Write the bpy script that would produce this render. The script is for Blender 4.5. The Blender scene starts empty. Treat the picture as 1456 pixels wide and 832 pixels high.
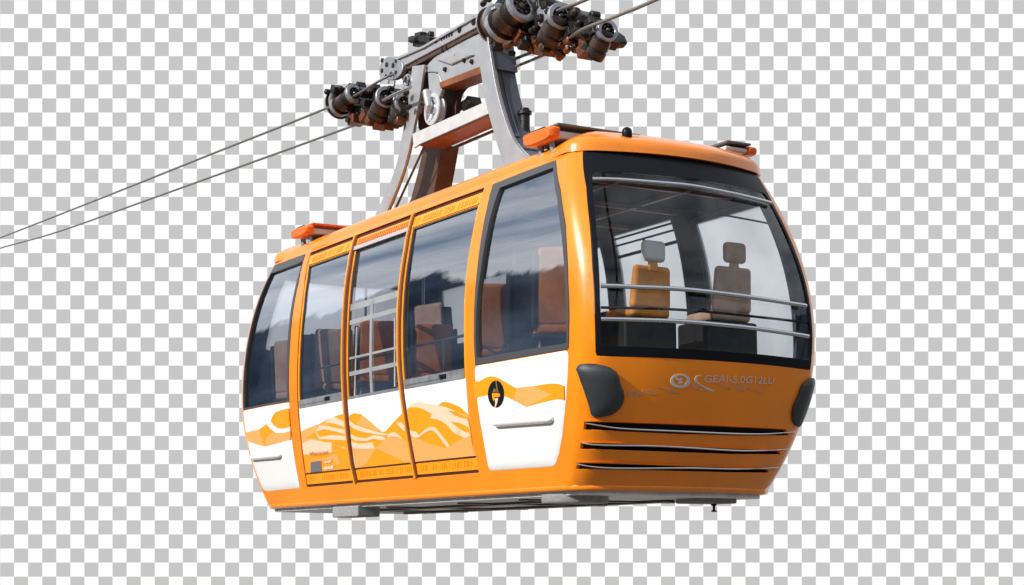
import bpy, bmesh, math, random
from math import sin, cos, pi, radians
from mathutils import Vector, Matrix
from mathutils.geometry import delaunay_2d_cdt
random.seed(7)
SC = bpy.context.scene
COL = SC.collection

# ------------------------------------------------------------------ cabin form
P = dict(f=2447.6336, yaw=30.17737, pitch=8.68748, X0=-9.022466, Y0=-16.075757, Z0=-0.593436,
         hl=3.986986, hw=1.28, r=0.17, bow=0.236886, sbow=0.03164, zc=1.4,
         a_t=0.192666, a_m=0.023952, a_l=0.058971, a_b=0.19871,
         b_t=0.483508, b_m=0.148795, b_l=0.10695, b_b=0.507468)
HW, HL, RC = P['hw'], P['hl'], P['r']
LA, LB, LQ = HW - RC, HL - RC, pi * RC / 2
PER = 4 * LA + 4 * LB + 4 * LQ
ZB, ZBN, ZG, ZW, ZT = 1.1542, 1.0671, 2.9994, 2.9619, 3.02
S_FL = -(LQ / 2 + 2 * LB)            # start of the far-left corner arc
S_NR = 2 * LA + LQ                   # middle of the near-right corner arc


def prof(z, k):
    zc = P['zc']
    if z > zc:
        t = (min(z, 3.15) - zc) / 1.5
        vt, vm = P[k + '_t'], P[k + '_m']
    else:
        t = (zc - z) / zc
        vt, vm = P[k + '_b'], P[k + '_l']
    q = (vt * .25 - vm) / .1875
    return (vt - q) * t * t + q * t ** 4


def D(x, y, z):
    ia, ib = prof(z, 'a'), prof(z, 'b')
    X = x * (1 - ia / HW + P['sbow'] / HW * (1 - (y / HL) ** 2))
    Y = y * (1 - ib / HL * abs(y / HL) ** 1.5) + (y / HL) ** 5 * P['bow'] * (1 - (x / HW) ** 2)
    return Vector((X, Y, z))


def ring(s, off=0):
    """point of the plan outline (before the bulge) at arc length s, pushed out by off"""
    s = (s + LQ / 2) % PER
    R = RC + off
    a, b, q = LA, LB, LQ
    if s < q: t = s / RC; return -a - R * cos(t), -b - R * sin(t)
    s -= q
    if s < 2 * a: return -a + s, -HL - off
    s -= 2 * a
    if s < q: t = s / RC; return a + R * sin(t), -b - R * cos(t)
    s -= q
    if s < 2 * b: return HW + off, -b + s
    s -= 2 * b
    if s < q: t = s / RC; return a + R * cos(t), b + R * sin(t)
    s -= q
    if s < 2 * a: return a - s, HL + off
    s -= 2 * a
    if s < q: t = s / RC; return -a - R * sin(t), b + R * cos(t)
    s -= q
    return -HW - off, b - s


def W(s, z, off=0.0):
    x, y = ring(s, off)
    return D(x, y, z)


# ------------------------------------------------------------------ camera
CAM = Vector((P['X0'], P['Y0'], P['Z0']))
_y, _p = radians(P['yaw']), radians(P['pitch'])
CF = Vector((sin(_y) * cos(_p), cos(_y) * cos(_p), sin(_p)))
CR = Vector((cos(_y), -sin(_y), 0))
CU = CR.cross(CF)


def proj(v):
    v = v - CAM
    d = v.dot(CF)
    return 728 + P['f'] * v.dot(CR) / d, 416 - P['f'] * v.dot(CU) / d


def ray(px, py):
    return CF + CR * ((px - 728) / P['f']) - CU * ((py - 416) / P['f'])


def on_x(px, py, x):
    r = ray(px, py); return CAM + r * ((x - CAM.x) / r.x)


def on_y(px, py, y):
    r = ray(px, py); return CAM + r * ((y - CAM.y) / r.y)


def on_z(px, py, z):
    r = ray(px, py); return CAM + r * ((z - CAM.z) / r.z)


_seed = []
for i in range(260):
    s = S_FL - .05 + (S_NR + .05 - S_FL) * i / 259
    for j in range(26):
        z = j * 3.0 / 25
        _seed.append((proj(W(s, z)), s, z))


def surf(px, py, off=0.0):
    """(s, z) of the cabin's skin that a traced point falls on"""
    _, s, z = min(((a[0][0] - px) ** 2 + (a[0][1] - py) ** 2, a[1], a[2]) for a in _seed)
    h = 1e-4
    best = (1e9, s, z)
    for _ in range(14):
        p0 = proj(W(s, z, off)); e = (px - p0[0], py - p0[1]); n = math.hypot(*e)
        if n < best[0]: best = (n, s, z)
        if n < .01: break
        p1 = proj(W(s + h, z, off)); p2 = proj(W(s, z + h, off))
        a, b = (p1[0] - p0[0]) / h, (p2[0] - p0[0]) / h
        c, d = (p1[1] - p0[1]) / h, (p2[1] - p0[1]) / h
        det = a * d - b * c
        if abs(det) < 1e-6: break
        ds, dz = (d * e[0] - b * e[1]) / det, (-c * e[0] + a * e[1]) / det
        m = max(abs(ds) / .25, abs(dz) / .25, 1)
        s += ds / m; z += dz / m
    return best[1], best[2]


def T(pts, off=0.0):
    """pixel outline -> (s, z); a point given as ('s', s, z) is taken as it is"""
    return [(p[1], p[2]) if p[0] == 's' else surf(p[0], p[1], off) for p in pts]


def Z5(x0, y0, k, pts):
    return [(x0 + a / k, y0 + b / k) for a, b in pts]


def cr(pts, n=4, closed=False):
    """Catmull-Rom through points (2D or 3D)"""
    out = []; m = len(pts)
    for i in range(m if closed else m - 1):
        p = [pts[(i + k - 1) % m] if closed else pts[min(max(i + k - 1, 0), m - 1)] for k in range(4)]
        for j in range(n):
            t = j / n
            out.append(tuple(.5 * (2 * p[1][c] + (p[2][c] - p[0][c]) * t + (2 * p[0][c] - 5 * p[1][c] + 4 * p[2][c] - p[3][c]) * t * t
                       + (3 * p[1][c] - p[0][c] - 3 * p[2][c] + p[3][c]) * t ** 3) for c in range(len(p[1]))))
    if not closed: out.append(tuple(pts[-1]))
    return out


def rnd(pts, r, n=5):
    """round the corners of a closed 2D outline"""
    out = []; m = len(pts)
    for i in range(m):
        a, b, c = Vector(pts[i - 1]), Vector(pts[i]), Vector(pts[(i + 1) % m])
        u, v = (a - b), (c - b)
        if u.length < 1e-6 or v.length < 1e-6: continue
        k = u.normalized().dot(v.normalized())
        if k < -.93: out.append(tuple(b)); continue
        d = min(r, u.length * .45, v.length * .45)
        p, q = b + u.normalized() * d, b + v.normalized() * d
        for j in range(n + 1):
            t = j / n
            out.append(tuple((1 - t) ** 2 * p + 2 * t * (1 - t) * b + t * t * q))
    return out


def inside(p, poly):
    x, y = p; c = False; n = len(poly)
    for i in range(n):
        x1, y1 = poly[i]; x2, y2 = poly[i - 1]
        if (y1 > y) != (y2 > y) and x < (x2 - x1) * (y - y1) / (y2 - y1) + x1: c = not c
    return c


def dist_edge(p, poly):
    p = Vector(p); best = 9
    for i in range(len(poly)):
        a, b = Vector(poly[i - 1]), Vector(poly[i])
        ab = b - a; l = ab.length_squared
        t = 0 if l < 1e-12 else max(0, min(1, (p - a).dot(ab) / l))
        best = min(best, (p - a - ab * t).length)
    return best


def densify(poly, m):
    out = []
    for i in range(len(poly)):
        a, b = poly[i], poly[(i + 1) % len(poly)]
        n = max(1, int(math.ceil(math.hypot(a[0] - b[0], a[1] - b[1]) / m)))
        for j in range(n): out.append((a[0] + (b[0] - a[0]) * j / n, a[1] + (b[1] - a[1]) * j / n))
    return out


def shell(bm, outer, holes, o0, o1, mi=0, mi_in=None, g=.1, fmap=W, hfun=None, mi_rim=None):
    """a curved sheet of real thickness lying on the form: outline + holes in (s, z)"""
    if mi_in is None: mi_in = mi
    if mi_rim is None: mi_rim = mi
    loops = [densify(outer, g)] + [densify(h, g) for h in holes]
    pts = []; edges = []
    for L in loops:
        b = len(pts); pts += L
        edges += [(b + i, b + (i + 1) % len(L)) for i in range(len(L))]
    xs = [p[0] for p in loops[0]]; ys = [p[1] for p in loops[0]]
    x0, x1, y0, y1 = min(xs), max(xs), min(ys), max(ys)
    # columns of inner points, finer round the corners of the plan
    cols = []; x = x0 + g * .5
    while x < x1:
        cols.append(x)
        m = (x + LQ / 2) % PER; near = min(abs(m - c) for c in (LQ / 2, 2 * LA + 1.5 * LQ, 2 * LA + 2 * LB + 2.5 * LQ, 4 * LA + 2 * LB + 3.5 * LQ, PER))
        x += .03 if (near < LQ * .75 and fmap is W) else g
    for x in cols:
        y = y0 + g * .5
        while y < y1:
            if inside((x, y), loops[0]) and not any(inside((x, y), h) for h in loops[1:]):
                if min(dist_edge((x, y), L) for L in loops) > g * .22: pts.append((x, y))
            y += g
    r = delaunay_2d_cdt([Vector(p) for p in pts], edges, [], 0, 1e-6)
    V, F = r[0], r[2]
    fs = []
    for f in F:
        c = sum((V[i] for i in f), Vector((0, 0))) / len(f)
        if inside(c, loops[0]) and not any(inside(c, h) for h in loops[1:]): fs.append(f)
    used = sorted({i for f in fs for i in f})
    top = {}; bot = {}
    for i in used:
        v = V[i]
        h = hfun((v.x, v.y), loops[0]) if hfun else 0
        top[i] = bm.verts.new(fmap(v.x, v.y, o1 + h)); bot[i] = bm.verts.new(fmap(v.x, v.y, o0))
    ec = {}
    for f in fs:
        for k in range(len(f)):
            e = (f[k], f[(k + 1) % len(f)]); ec[e] = 1
    # orientation: outward = top side
    a, b, c = (top[i].co for i in fs[0][:3])
    d = top[fs[0][0]].co - bot[fs[0][0]].co
    flip = (b - a).cross(c - a).dot(d) < 0
    for f in fs:
        t = [top[i] for i in f]; u = [bot[i] for i in f]
        if flip: t.reverse()
        else: u.reverse()
        try:
            bm.faces.new(t).material_index = mi; bm.faces.new(u).material_index = mi_in
        except ValueError: pass
    for (i, j) in ec:
        if (j, i) not in ec:
            q = [top[i], bot[i], bot[j], top[j]]
            if flip: q.reverse()
            try: bm.faces.new(q).material_index = mi_rim
            except ValueError: pass


def tube(bm, pts, r, mi=0, n=10, caps=True, radii=None):
    pts = [Vector(p) for p in pts]; rings = []; up = None
    for i, p in enumerate(pts):
        d = (pts[min(i + 1, len(pts) - 1)] - pts[max(i - 1, 0)]).normalized()
        if up is None:
            up = Vector((0, 0, 1)) if abs(d.z) < .9 else Vector((1, 0, 0))
        u = d.cross(up).normalized(); v = u.cross(d).normalized(); up = v
        rr = radii[i] if radii else r
        rings.append([bm.verts.new(p + u * rr * cos(2 * pi * k / n) + v * rr * sin(2 * pi * k / n)) for k in range(n)])
    for a, b in zip(rings, rings[1:]):
        for k in range(n):
            f = bm.faces.new((a[k], a[(k + 1) % n], b[(k + 1) % n], b[k])); f.material_index = mi
    if caps:
        bm.faces.new(rings[0][::-1]).material_index = mi; bm.faces.new(rings[-1]).material_index = mi


def lathe(bm, c, axis, prof_, mi=0, n=32, mis=None):
    """prof_: list of (distance along axis, radius)"""
    axis = Vector(axis).normalized()
    u = axis.cross(Vector((0, 0, 1)) if abs(axis.z) < .9 else Vector((1, 0, 0))).normalized(); v = axis.cross(u)
    rs = []
    for d, r in prof_:
        o = Vector(c) + axis * d
        rs.append([bm.verts.new(o + (u * cos(2 * pi * k / n) + v * sin(2 * pi * k / n)) * max(r, 1e-4)) for k in range(n)])
    for i, (a, b) in enumerate(zip(rs, rs[1:])):
        for k in range(n):
            f = bm.faces.new((a[k], a[(k + 1) % n], b[(k + 1) % n], b[k])); f.material_index = mis[i] if mis else mi
    bm.faces.new(rs[0][::-1]).material_index = mi; bm.faces.new(rs[-1]).material_index = mi


def prism(bm, poly3, vec, mi=0, mi_side=None):
    """a planar outline pushed along vec"""
    vec = Vector(vec)
    a = [bm.verts.new(p) for p in poly3]; b = [bm.verts.new(Vector(p) + vec) for p in poly3]
    n = len(a)
    bm.faces.new(a).material_index = mi; bm.faces.new(b[::-1]).material_index = mi
    for i in range(n):
        bm.faces.new((a[i - 1], b[i - 1], b[i], a[i])).material_index = mi if mi_side is None else mi_side


def box(bm, c, size, mi=0, rot=None, taper=1.0):
    c = Vector(c); vs = []
    for z in (-.5, .5):
        k = taper if z > 0 else 1
        for x, y in ((-.5, -.5), (.5, -.5), (.5, .5), (-.5, .5)):
            v = Vector((x * size[0] * k, y * size[1] * k, z * size[2]))
            if rot: v = rot @ v
            vs.append(bm.verts.new(c + v))
    for f in ((3, 2, 1, 0), (4, 5, 6, 7), (0, 1, 5, 4), (1, 2, 6, 5), (2, 3, 7, 6), (3, 0, 4, 7)):
        bm.faces.new([vs[i] for i in f]).material_index = mi


def make(name, bm, mats, parent=None, bevel=0, seg=2, ang=38, smooth=True, normals=True):
    if normals: bmesh.ops.recalc_face_normals(bm, faces=bm.faces)
    for f in bm.faces: f.smooth = smooth
    for e in bm.edges:
        if len(e.link_faces) == 2: e.smooth = e.calc_face_angle(0) < radians(ang)
    me = bpy.data.meshes.new(name)
    q = parent
    while q:
        bmesh.ops.translate(bm, verts=bm.verts, vec=-q.location); q = q.parent
    bm.to_mesh(me); bm.free()
    for m in (mats if isinstance(mats, (list, tuple)) else [mats]): me.materials.append(m)
    o = bpy.data.objects.new(name, me); COL.objects.link(o)
    if parent: o.parent = parent
    if bevel:
        b = o.modifiers.new('Bevel', 'BEVEL'); b.width = bevel; b.segments = seg; b.limit_method = 'ANGLE'; b.angle_limit = radians(ang); b.harden_normals = True
    return o


def empty(name, loc, label, cat, group=None):
    o = bpy.data.objects.new(name, None); COL.objects.link(o); o.location = loc
    o['label'] = label; o['category'] = cat
    if group: o['group'] = group
    return o


# ------------------------------------------------------------------ materials
def srgb(r, g, b):
    f = lambda c: (c / 255) / 12.92 if c <= 10 else (((c / 255) + .055) / 1.055) ** 2.4
    return (f(r), f(g), f(b), 1)


def mat(name, col, rough=.5, metal=0, coat=0, var=0, vscale=3, bump=0, bscale=60, spec=.5, coat_r=.05, rvar=0, stretch=None, col2=None):
    m = bpy.data.materials.new(name); m.use_nodes = True
    nt = m.node_tree; b = nt.nodes['Principled BSDF']
    b.inputs['Base Color'].default_value = col if len(col) == 4 else (*col, 1)
    b.inputs['Roughness'].default_value = rough; b.inputs['Metallic'].default_value = metal
    b.inputs['Coat Weight'].default_value = coat; b.inputs['Coat Roughness'].default_value = coat_r
    b.inputs['Specular IOR Level'].default_value = spec
    tc = nt.nodes.new('ShaderNodeTexCoord'); src = tc.outputs['Object']
    if stretch:
        mp = nt.nodes.new('ShaderNodeMapping'); mp.inputs['Scale'].default_value = stretch
        nt.links.new(src, mp.inputs['Vector']); src = mp.outputs[0]
    if var or rvar:
        n = nt.nodes.new('ShaderNodeTexNoise'); n.inputs['Scale'].default_value = vscale; n.inputs['Detail'].default_value = 6; n.inputs['Roughness'].default_value = .6
        nt.links.new(src, n.inputs['Vector'])
        if var:
            mx = nt.nodes.new('ShaderNodeMix'); mx.data_type = 'RGBA'
            c = col[:3]; mx.inputs[6].default_value = (*[x * (1 - var) for x in c], 1)
            mx.inputs[7].default_value = col2 if col2 else (*[min(1, x * (1 + var * .6)) for x in c], 1)
            cm = nt.nodes.new('ShaderNodeMapRange'); cm.inputs[1].default_value = .35; cm.inputs[2].default_value = .65
            nt.links.new(n.outputs['Fac'], cm.inputs[0]); nt.links.new(cm.outputs[0], mx.inputs[0]); nt.links.new(mx.outputs[2], b.inputs['Base Color'])
        if rvar:
            rm = nt.nodes.new('ShaderNodeMapRange'); rm.inputs[1].default_value = .3; rm.inputs[2].default_value = .7
            rm.inputs[3].default_value = max(0, rough - rvar); rm.inputs[4].default_value = min(1, rough + rvar)
            nt.links.new(n.outputs['Fac'], rm.inputs[0]); nt.links.new(rm.outputs[0], b.inputs['Roughness'])
    if bump:
        n2 = nt.nodes.new('ShaderNodeTexNoise'); n2.inputs['Scale'].default_value = bscale; n2.inputs['Detail'].default_value = 5
        nt.links.new(src, n2.inputs['Vector'])
        bp = nt.nodes.new('ShaderNodeBump'); bp.inputs['Strength'].default_value = bump; bp.inputs['Distance'].default_value = .01
        nt.links.new(n2.outputs['Fac'], bp.inputs['Height']); nt.links.new(bp.outputs[0], b.inputs['Normal'])
    return m


def glass(name, tint, refl, rough=.0, tint_noise=0):
    """coated tinted pane: partly lets light through, partly mirrors"""
    m = bpy.data.materials.new(name); m.use_nodes = True
    nt = m.node_tree; nt.nodes.remove(nt.nodes['Principled BSDF']); out = nt.nodes['Material Output']
    tr = nt.nodes.new('ShaderNodeBsdfTransparent'); tr.inputs[0].default_value = (*tint, 1)
    gl = nt.nodes.new('ShaderNodeBsdfGlossy'); gl.inputs['Roughness'].default_value = rough; gl.inputs[0].default_value = (.93, .96, 1, 1)
    fr = nt.nodes.new('ShaderNodeFresnel'); fr.inputs[0].default_value = 1.5
    ad = nt.nodes.new('ShaderNodeMath'); ad.operation = 'ADD'; ad.use_clamp = True; ad.inputs[1].default_value = refl
    nt.links.new(fr.outputs[0], ad.inputs[0])
    mx = nt.nodes.new('ShaderNodeMixShader')
    ge = nt.nodes.new('ShaderNodeNewGeometry'); bf = nt.nodes.new('ShaderNodeMath'); bf.operation = 'SUBTRACT'; bf.inputs[0].default_value = 1
    ml = nt.nodes.new('ShaderNodeMath'); ml.operation = 'MULTIPLY'
    nt.links.new(ge.outputs['Backfacing'], bf.inputs[1]); nt.links.new(bf.outputs[0], ml.inputs[0]); nt.links.new(ad.outputs[0], ml.inputs[1])
    nt.links.new(ml.outputs[0], mx.inputs[0]); nt.links.new(tr.outputs[0], mx.inputs[1]); nt.links.new(gl.outputs[0], mx.inputs[2])
    tc = nt.nodes.new('ShaderNodeTexCoord'); n = nt.nodes.new('ShaderNodeTexNoise'); n.inputs['Scale'].default_value = 1.6; n.inputs['Detail'].default_value = 1
    bp = nt.nodes.new('ShaderNodeBump'); bp.inputs['Strength'].default_value = .25; bp.inputs['Distance'].default_value = .006
    nt.links.new(tc.outputs['Object'], n.inputs['Vector']); nt.links.new(n.outputs['Fac'], bp.inputs['Height']); nt.links.new(bp.outputs[0], gl.inputs['Normal'])
    nt.links.new(mx.outputs[0], out.inputs[0])
    return m


def misted(name):
    """frosted pane, milky white with a faint cloudiness"""
    m = bpy.data.materials.new(name); m.use_nodes = True
    nt = m.node_tree; b = nt.nodes['Principled BSDF']; out = nt.nodes['Material Output']
    b.inputs['Base Color'].default_value = (.97, .985, 1, 1); b.inputs['Transmission Weight'].default_value = 1
    b.inputs['Roughness'].default_value = .4; b.inputs['IOR'].default_value = 1.1
    t = nt.nodes.new('ShaderNodeBsdfTranslucent'); t.inputs[0].default_value = (.9, .93, .97, 1)
    mx = nt.nodes.new('ShaderNodeMixShader')
    tc = nt.nodes.new('ShaderNodeTexCoord'); n = nt.nodes.new('ShaderNodeTexNoise'); n.inputs['Scale'].default_value = 1.3; n.inputs['Detail'].default_value = 5
    mr = nt.nodes.new('ShaderNodeMapRange'); mr.inputs[1].default_value = .3; mr.inputs[2].default_value = .7; mr.inputs[3].default_value = .05; mr.inputs[4].default_value = .5
    nt.links.new(tc.outputs['Object'], n.inputs['Vector']); nt.links.new(n.outputs['Fac'], mr.inputs[0]); nt.links.new(mr.outputs[0], mx.inputs[0])
    nt.links.new(b.outputs[0], mx.inputs[1]); nt.links.new(t.outputs[0], mx.inputs[2]); nt.links.new(mx.outputs[0], out.inputs[0])
    return m


ORANGE = mat('orange_paint', (.93, .25, .003), .30, coat=.55, spec=.4, var=.09, vscale=1.5, rvar=.04, bump=.02, bscale=4)
ORANGE_B = mat('orange_bright_paint', (.95, .31, .004), .36, coat=.2, spec=.4, var=.04, vscale=4)
RED_OR = mat('red_orange_paint', (.86, .145, .004), .36, coat=.25)
BROWN_EDGE = mat('brown_rubber_edge', (.20, .075, .035), .5, bump=.3, bscale=200)
WHITE = mat('white_enamel', (.79, .79, .795), .25, coat=.5, var=.02, vscale=2)
LIGHT_OR = mat('light_orange_vinyl', (.84, .37, .10), .35, coat=.3)
CREAM = mat('cream_vinyl', (.80, .57, .40), .35, coat=.3)
PALE_GREY = mat('pale_grey_vinyl', (.62, .54, .50), .35)
FADED = mat('faded_vinyl', (.66, .27, .10), .4, var=.25, vscale=30)
LILAC = mat('pale_header_strip', (.42, .39, .41), .45)
RED_TXT = mat('red_lettering', (.45, .07, .01), .4)
BLACK = mat('black_frit', (.008, .009, .013), .3, spec=.12)
NAVY = mat('dark_navy_lining', (.006, .008, .013), .6, spec=.15)
FRAME = mat('dark_grey_gasket', (.055, .058, .065), .45)
CHROME = mat('brushed_chrome', (.62, .64, .68), .22, 1, rvar=.06, vscale=20)
ALU = mat('aluminium', (.42, .43, .45), .4, .7, var=.15, vscale=9, rvar=.1)
GREY_ST = mat('pale_grey_steel', (.42, .43, .445), .42, .45, var=.07, vscale=5, bump=.06, bscale=150, rvar=.08)
WHITE_ST = mat('white_steel', (.55, .55, .545), .4, .05, var=.1, vscale=7, bump=.1, bscale=40)
SLATE = mat('slate_blue_steel', (.075, .088, .115), .5, .1, var=.15, vscale=4)
BROWN_ST = mat('brown_steel', (.085, .042, .028), .45, .15, var=.3, vscale=6, bump=.2, bscale=60)
BOUNCE_OR = mat('orange_bounce_steel', (.24, .075, .022), .5, .1, var=.35, vscale=5, bump=.2, bscale=50)  # orange light reflected off the cabin, painted into the steel colour
DARKM = mat('dark_machinery', (.03, .027, .026), .42, .6, var=.4, vscale=25, bump=.4, bscale=90)
WHEELM = mat('grey_wheel_metal', (.31, .325, .36), .40, .45, var=.2, vscale=12, rvar=.1)
UNDER = mat('grey_underside', (.70, .70, .71), .6, .1, var=.2, vscale=5, bump=.2, bscale=40)
POD = mat('cast_grey_metal', (.30, .30, .305), .7, .1, bump=.6, bscale=240, var=.15, vscale=30)
BUMP = mat('charcoal_rubber', (.030, .034, .040), .46, bump=.2, bscale=350, spec=.5)
SEAT_O = mat('orange_seat', (.88, .32, .025), .55, var=.2, vscale=5, bump=.2, bscale=30)
SEAT_S = mat('dark_orange_seat', (.80, .25, .015), .55, var=.25, vscale=5, bump=.2, bscale=30)
SEAT_B = mat('brown_seat', (.62, .40, .28), .6, var=.2, vscale=5, bump=.2, bscale=30)
SEAT_D = mat('dark_seat', (.02, .016, .013), .6, var=.3, vscale=7, bump=.3, bscale=30)
SEAT_W = mat('white_headrest', (.75, .75, .74), .5)
FLOORM = mat('cabin_floor', (.025, .023, .022), .6, var=.2, vscale=8)
DRUM = mat('brown_bounce_drum', (.06, .034, .024), .38, .5, coat=.2, var=.4, vscale=9, bump=.3, bscale=40)  # brown tint imitates warm light reflected onto the roller undersides
BRKT = mat('brown_bounce_casting', (.15, .05, .018), .45, .3, var=.5, vscale=14, bump=.3, bscale=40)  # brown-orange underside reflection, put into the bracket colour
STEELC = mat('wire_rope', (.23, .22, .21), .4, .7, bump=.5, bscale=300)
BLACKC = mat('black_rope', (.02, .02, .02), .5)
SIDEGL = glass('side_window_glass', (.90, .91, .93), .38)
FRONTGL = glass('windscreen_glass', (.95, .96, .97), .0)
MIST = misted('misted_glass')
GREYBOX = mat('grey_plate', (.14, .135, .15), .4)
ROOFTOP = mat('grey_roof_plate', (.13, .12, .125), .45)
BRASS = mat('brass', (.55, .33, .1), .35, .8)
# ------------------------------------------------------------------ the cabin
car = empty('cable_car', (0, 0, 0), 'orange and white cable car cabin with large dark windows hanging from a grey steel arm', 'cable car')

# traced outlines (photograph pixels) laid on the cabin's skin
FW = T([(390, 377.5), (412, 369), (434.5, 361), (425, 400), (417, 440), (413, 480), (411, 520), (411.5, 571), (380, 576.5)])
FWL = [(S_FL + .015, FW[0][1]), (S_FL + .012, 2.4), (S_FL + .01, 1.8), (S_FL + .01, FW[-1][1] + .0)]
far_win = FW[1:] + FWL[::-1]
L0 = T([(441, 359), (433, 400), (428, 440), (424, 480), (422, 520), (422, 560), (425, 603), (430, 650), (436, 693)])
PAc = T([(506, 337), (497, 380), (490.5, 440), (488.5, 500), (490, 560), (495, 620), (500, 660), (506.5, 688)])
PBc = T([(588, 307), (577, 360), (570, 410), (567.5, 450), (567.5, 500), (570.5, 545), (575, 580), (583, 630), (592, 679)])
R0 = T([(688, 267.5), (679, 306), (671.5, 343), (664, 394), (661.5, 443), (662, 508), (665, 560), (669, 610), (674.5, 640), (680.5, 671)])
near_win = T([(701, 262), (745, 244.5), (790.5, 227.5), (797, 270), (804, 318), (808, 403), (809.5, 450), (808.6, 497), (740, 508.5), (675.8, 520),
              (673.8, 480), (674, 446), (676, 410), (680, 371), (685.5, 332), (692.7, 295)])
lipz = [(s, z) for s, z in near_win]


def on_line(line, z):
    """s of a traced post at height z"""
    L = sorted(line, key=lambda p: p[1])
    if z <= L[0][1]: return L[0][0]
    for a, b in zip(L, L[1:]):
        if z <= b[1]: t = (z - a[1]) / (b[1] - a[1]); return a[0] + (b[0] - a[0]) * t
    return L[-1][0]


ZD0 = sum(p[1] for p in (L0[-1], R0[-1], PAc[-1], PBc[-1])) / 4
ZD1 = sum(p[1] for p in (L0[0], R0[0])) / 2
print('door z', [round(p[1], 3) for p in (L0[-1], PAc[-1], PBc[-1], R0[-1], L0[0], PAc[0], PBc[0], R0[0])])


def strip(line, z0, z1, ds=0, n=12, rev=False):
    L = [(on_line(line, z0 + (z1 - z0) * i / n) + ds, z0 + (z1 - z0) * i / n) for i in range(n + 1)]
    return L[::-1] if rev else L


door_hole = strip(L0, ZD0, ZD1) + strip(R0, ZD0, ZD1, rev=True)
WS_L = T([(829, 214.5), (834, 265), (839, 320), (842.5, 380), (845.5, 440), (847.5, 506)])
sl = lambda z: on_line(WS_L, z)
ws = [(sl(ZBN + (ZW - ZBN) * i / 10), ZBN + (ZW - ZBN) * i / 10) for i in range(11)]
windscreen = ws + [(S_NR - s - .06, z) for s, z in ws[::-1]]
S0 = S_NR + 0.0
mirror_far = lambda o: [(2 * S_NR - 0 + 0 - (s - 0) - S_NR + 0, z) for s, z in o]
# right wall: s runs on from the near-right corner; a mirrored outline is S_NR - s
mir = lambda o: [(S_NR - s, z) for s, z in o]
# seen through the windscreen: window openings of the right wall
def right_wall(px, py):
    x = 1.2; p = on_x(px, py, x)
    for _ in range(5):
        q = D(HW, max(-HL, min(HL, p.y)), max(.2, min(3, p.z))); p = on_x(px, py, q.x)
    return (2 * LA + 1.5 * LQ + (p.y + LB) - LQ / 2 + 0.0, p.z)
RW1 = [right_wall(*p) for p in [(997, 301), (1080, 262), (1120, 330), (1128, 400), (1126, 500), (1011, 500), (1008, 380)]]
print('RW1', [(round(a, 2), round(b, 2)) for a, b in RW1], 'S_NR', S_NR)
sR = lambda y: 2 * LA + LQ * 1.5 - LQ / 2 + (y + LB) + LQ / 2   # ring() shifts s by LQ/2
sR = lambda y: 2 * LA + 2 * LQ + (y + LB) - LQ / 2
r1a = right_wall(1010, 400)[0] + LQ / 2; r1b = S_NR + LQ / 2 + .14
r2a = right_wall(884, 400)[0] + LQ / 2; r2b = right_wall(984, 400)[0] + LQ / 2
print('right openings', r1a, r1b, r2a, r2b)
rect = lambda s0, s1, z0, z1: [(s0, z0), (s1, z0), (s1, z1), (s0, z1)]
right_holes = [rnd(rect(r1b, r1a, 1.15, 2.76), .06), rnd(rect(r2b, r2a, 1.42, 2.87), .06),
               rnd(rect(r2a + .18, S_NR + LQ / 2 + 2 * LB - .3, 2.0, 2.80), .06)]
S_FE = S_NR + LQ + 2 * LB            # middle of the far-right corner arc
far_end = rnd(rect(S_FE + .25, S_FE + 2 * LA + LQ - .25, 1.9, 2.85), .1)

VENTS = [(T(tp), T(bt), ch) for tp, bt, ch in ([[(831, 600), (900, 601.5), (967, 604), (1050, 607.5), (1118, 611)], [(1122, 619), (1050, 619), (967, 617), (900, 614), (830, 611)], [(832, 602), (880, 609), (960, 613), (1040, 616.5), (1090, 617), (1131, 614)]],
                   [[(826, 630.5), (900, 632.5), (967, 635.5), (1040, 638.5), (1108, 641.5)], [(1110, 646), (1040, 645.5), (967, 643), (900, 640.5), (825, 638.5)], [(828, 630), (856, 633), (940, 634.5), (1040, 640.5), (1090, 640.5), (1122, 638.5)]],
                   [[(821, 658.5), (900, 660.5), (967, 663), (1040, 665.5), (1093, 668)], [(1092, 672), (1040, 671.5), (967, 669.7), (900, 668), (819, 667)], [(821, 660), (850, 664.5), (900, 666), (980, 665.5), (1050, 667), (1107, 665)]])]
bm = bmesh.new()
S_START = S_FL - LQ / 2
HOLES = [rnd(far_win, .015, 3), door_hole, rnd(near_win, .03), rnd(windscreen, .03)] + right_holes + [far_end] + [a + b for a, b, c in VENTS]
shell(bm, rect(S_START, S_START + PER - .0015, 0.0, ZT), [h if h is not far_end else [(s, z) for s, z in far_end] for h in HOLES], -.05, 0.0, 0, 1, g=.13)
# rounded sill running round the foot of the cabin
make('body', bm, [ORANGE, NAVY], car, bevel=.006)
bm = bmesh.new()
N = 150
prof_s = [(0.0, .01), (.006, -.004), (.004, -.022), (-.01, -.036), (-.05, -.042), (-.06, 0.0)]
rg = []
for i in range(N):
    s = PER * i / N
    rg.append([bm.verts.new(W(s, max(0, 0.0), o) + Vector((0, 0, dz))) for o, dz in prof_s])
for i in range(N):
    a, b = rg[i], rg[(i + 1) % N]
    for k in range(len(prof_s) - 1):
        bm.faces.new((a[k], a[k + 1], b[k + 1], b[k]))
make('sill', bm, ORANGE, car, ang=80)

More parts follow.
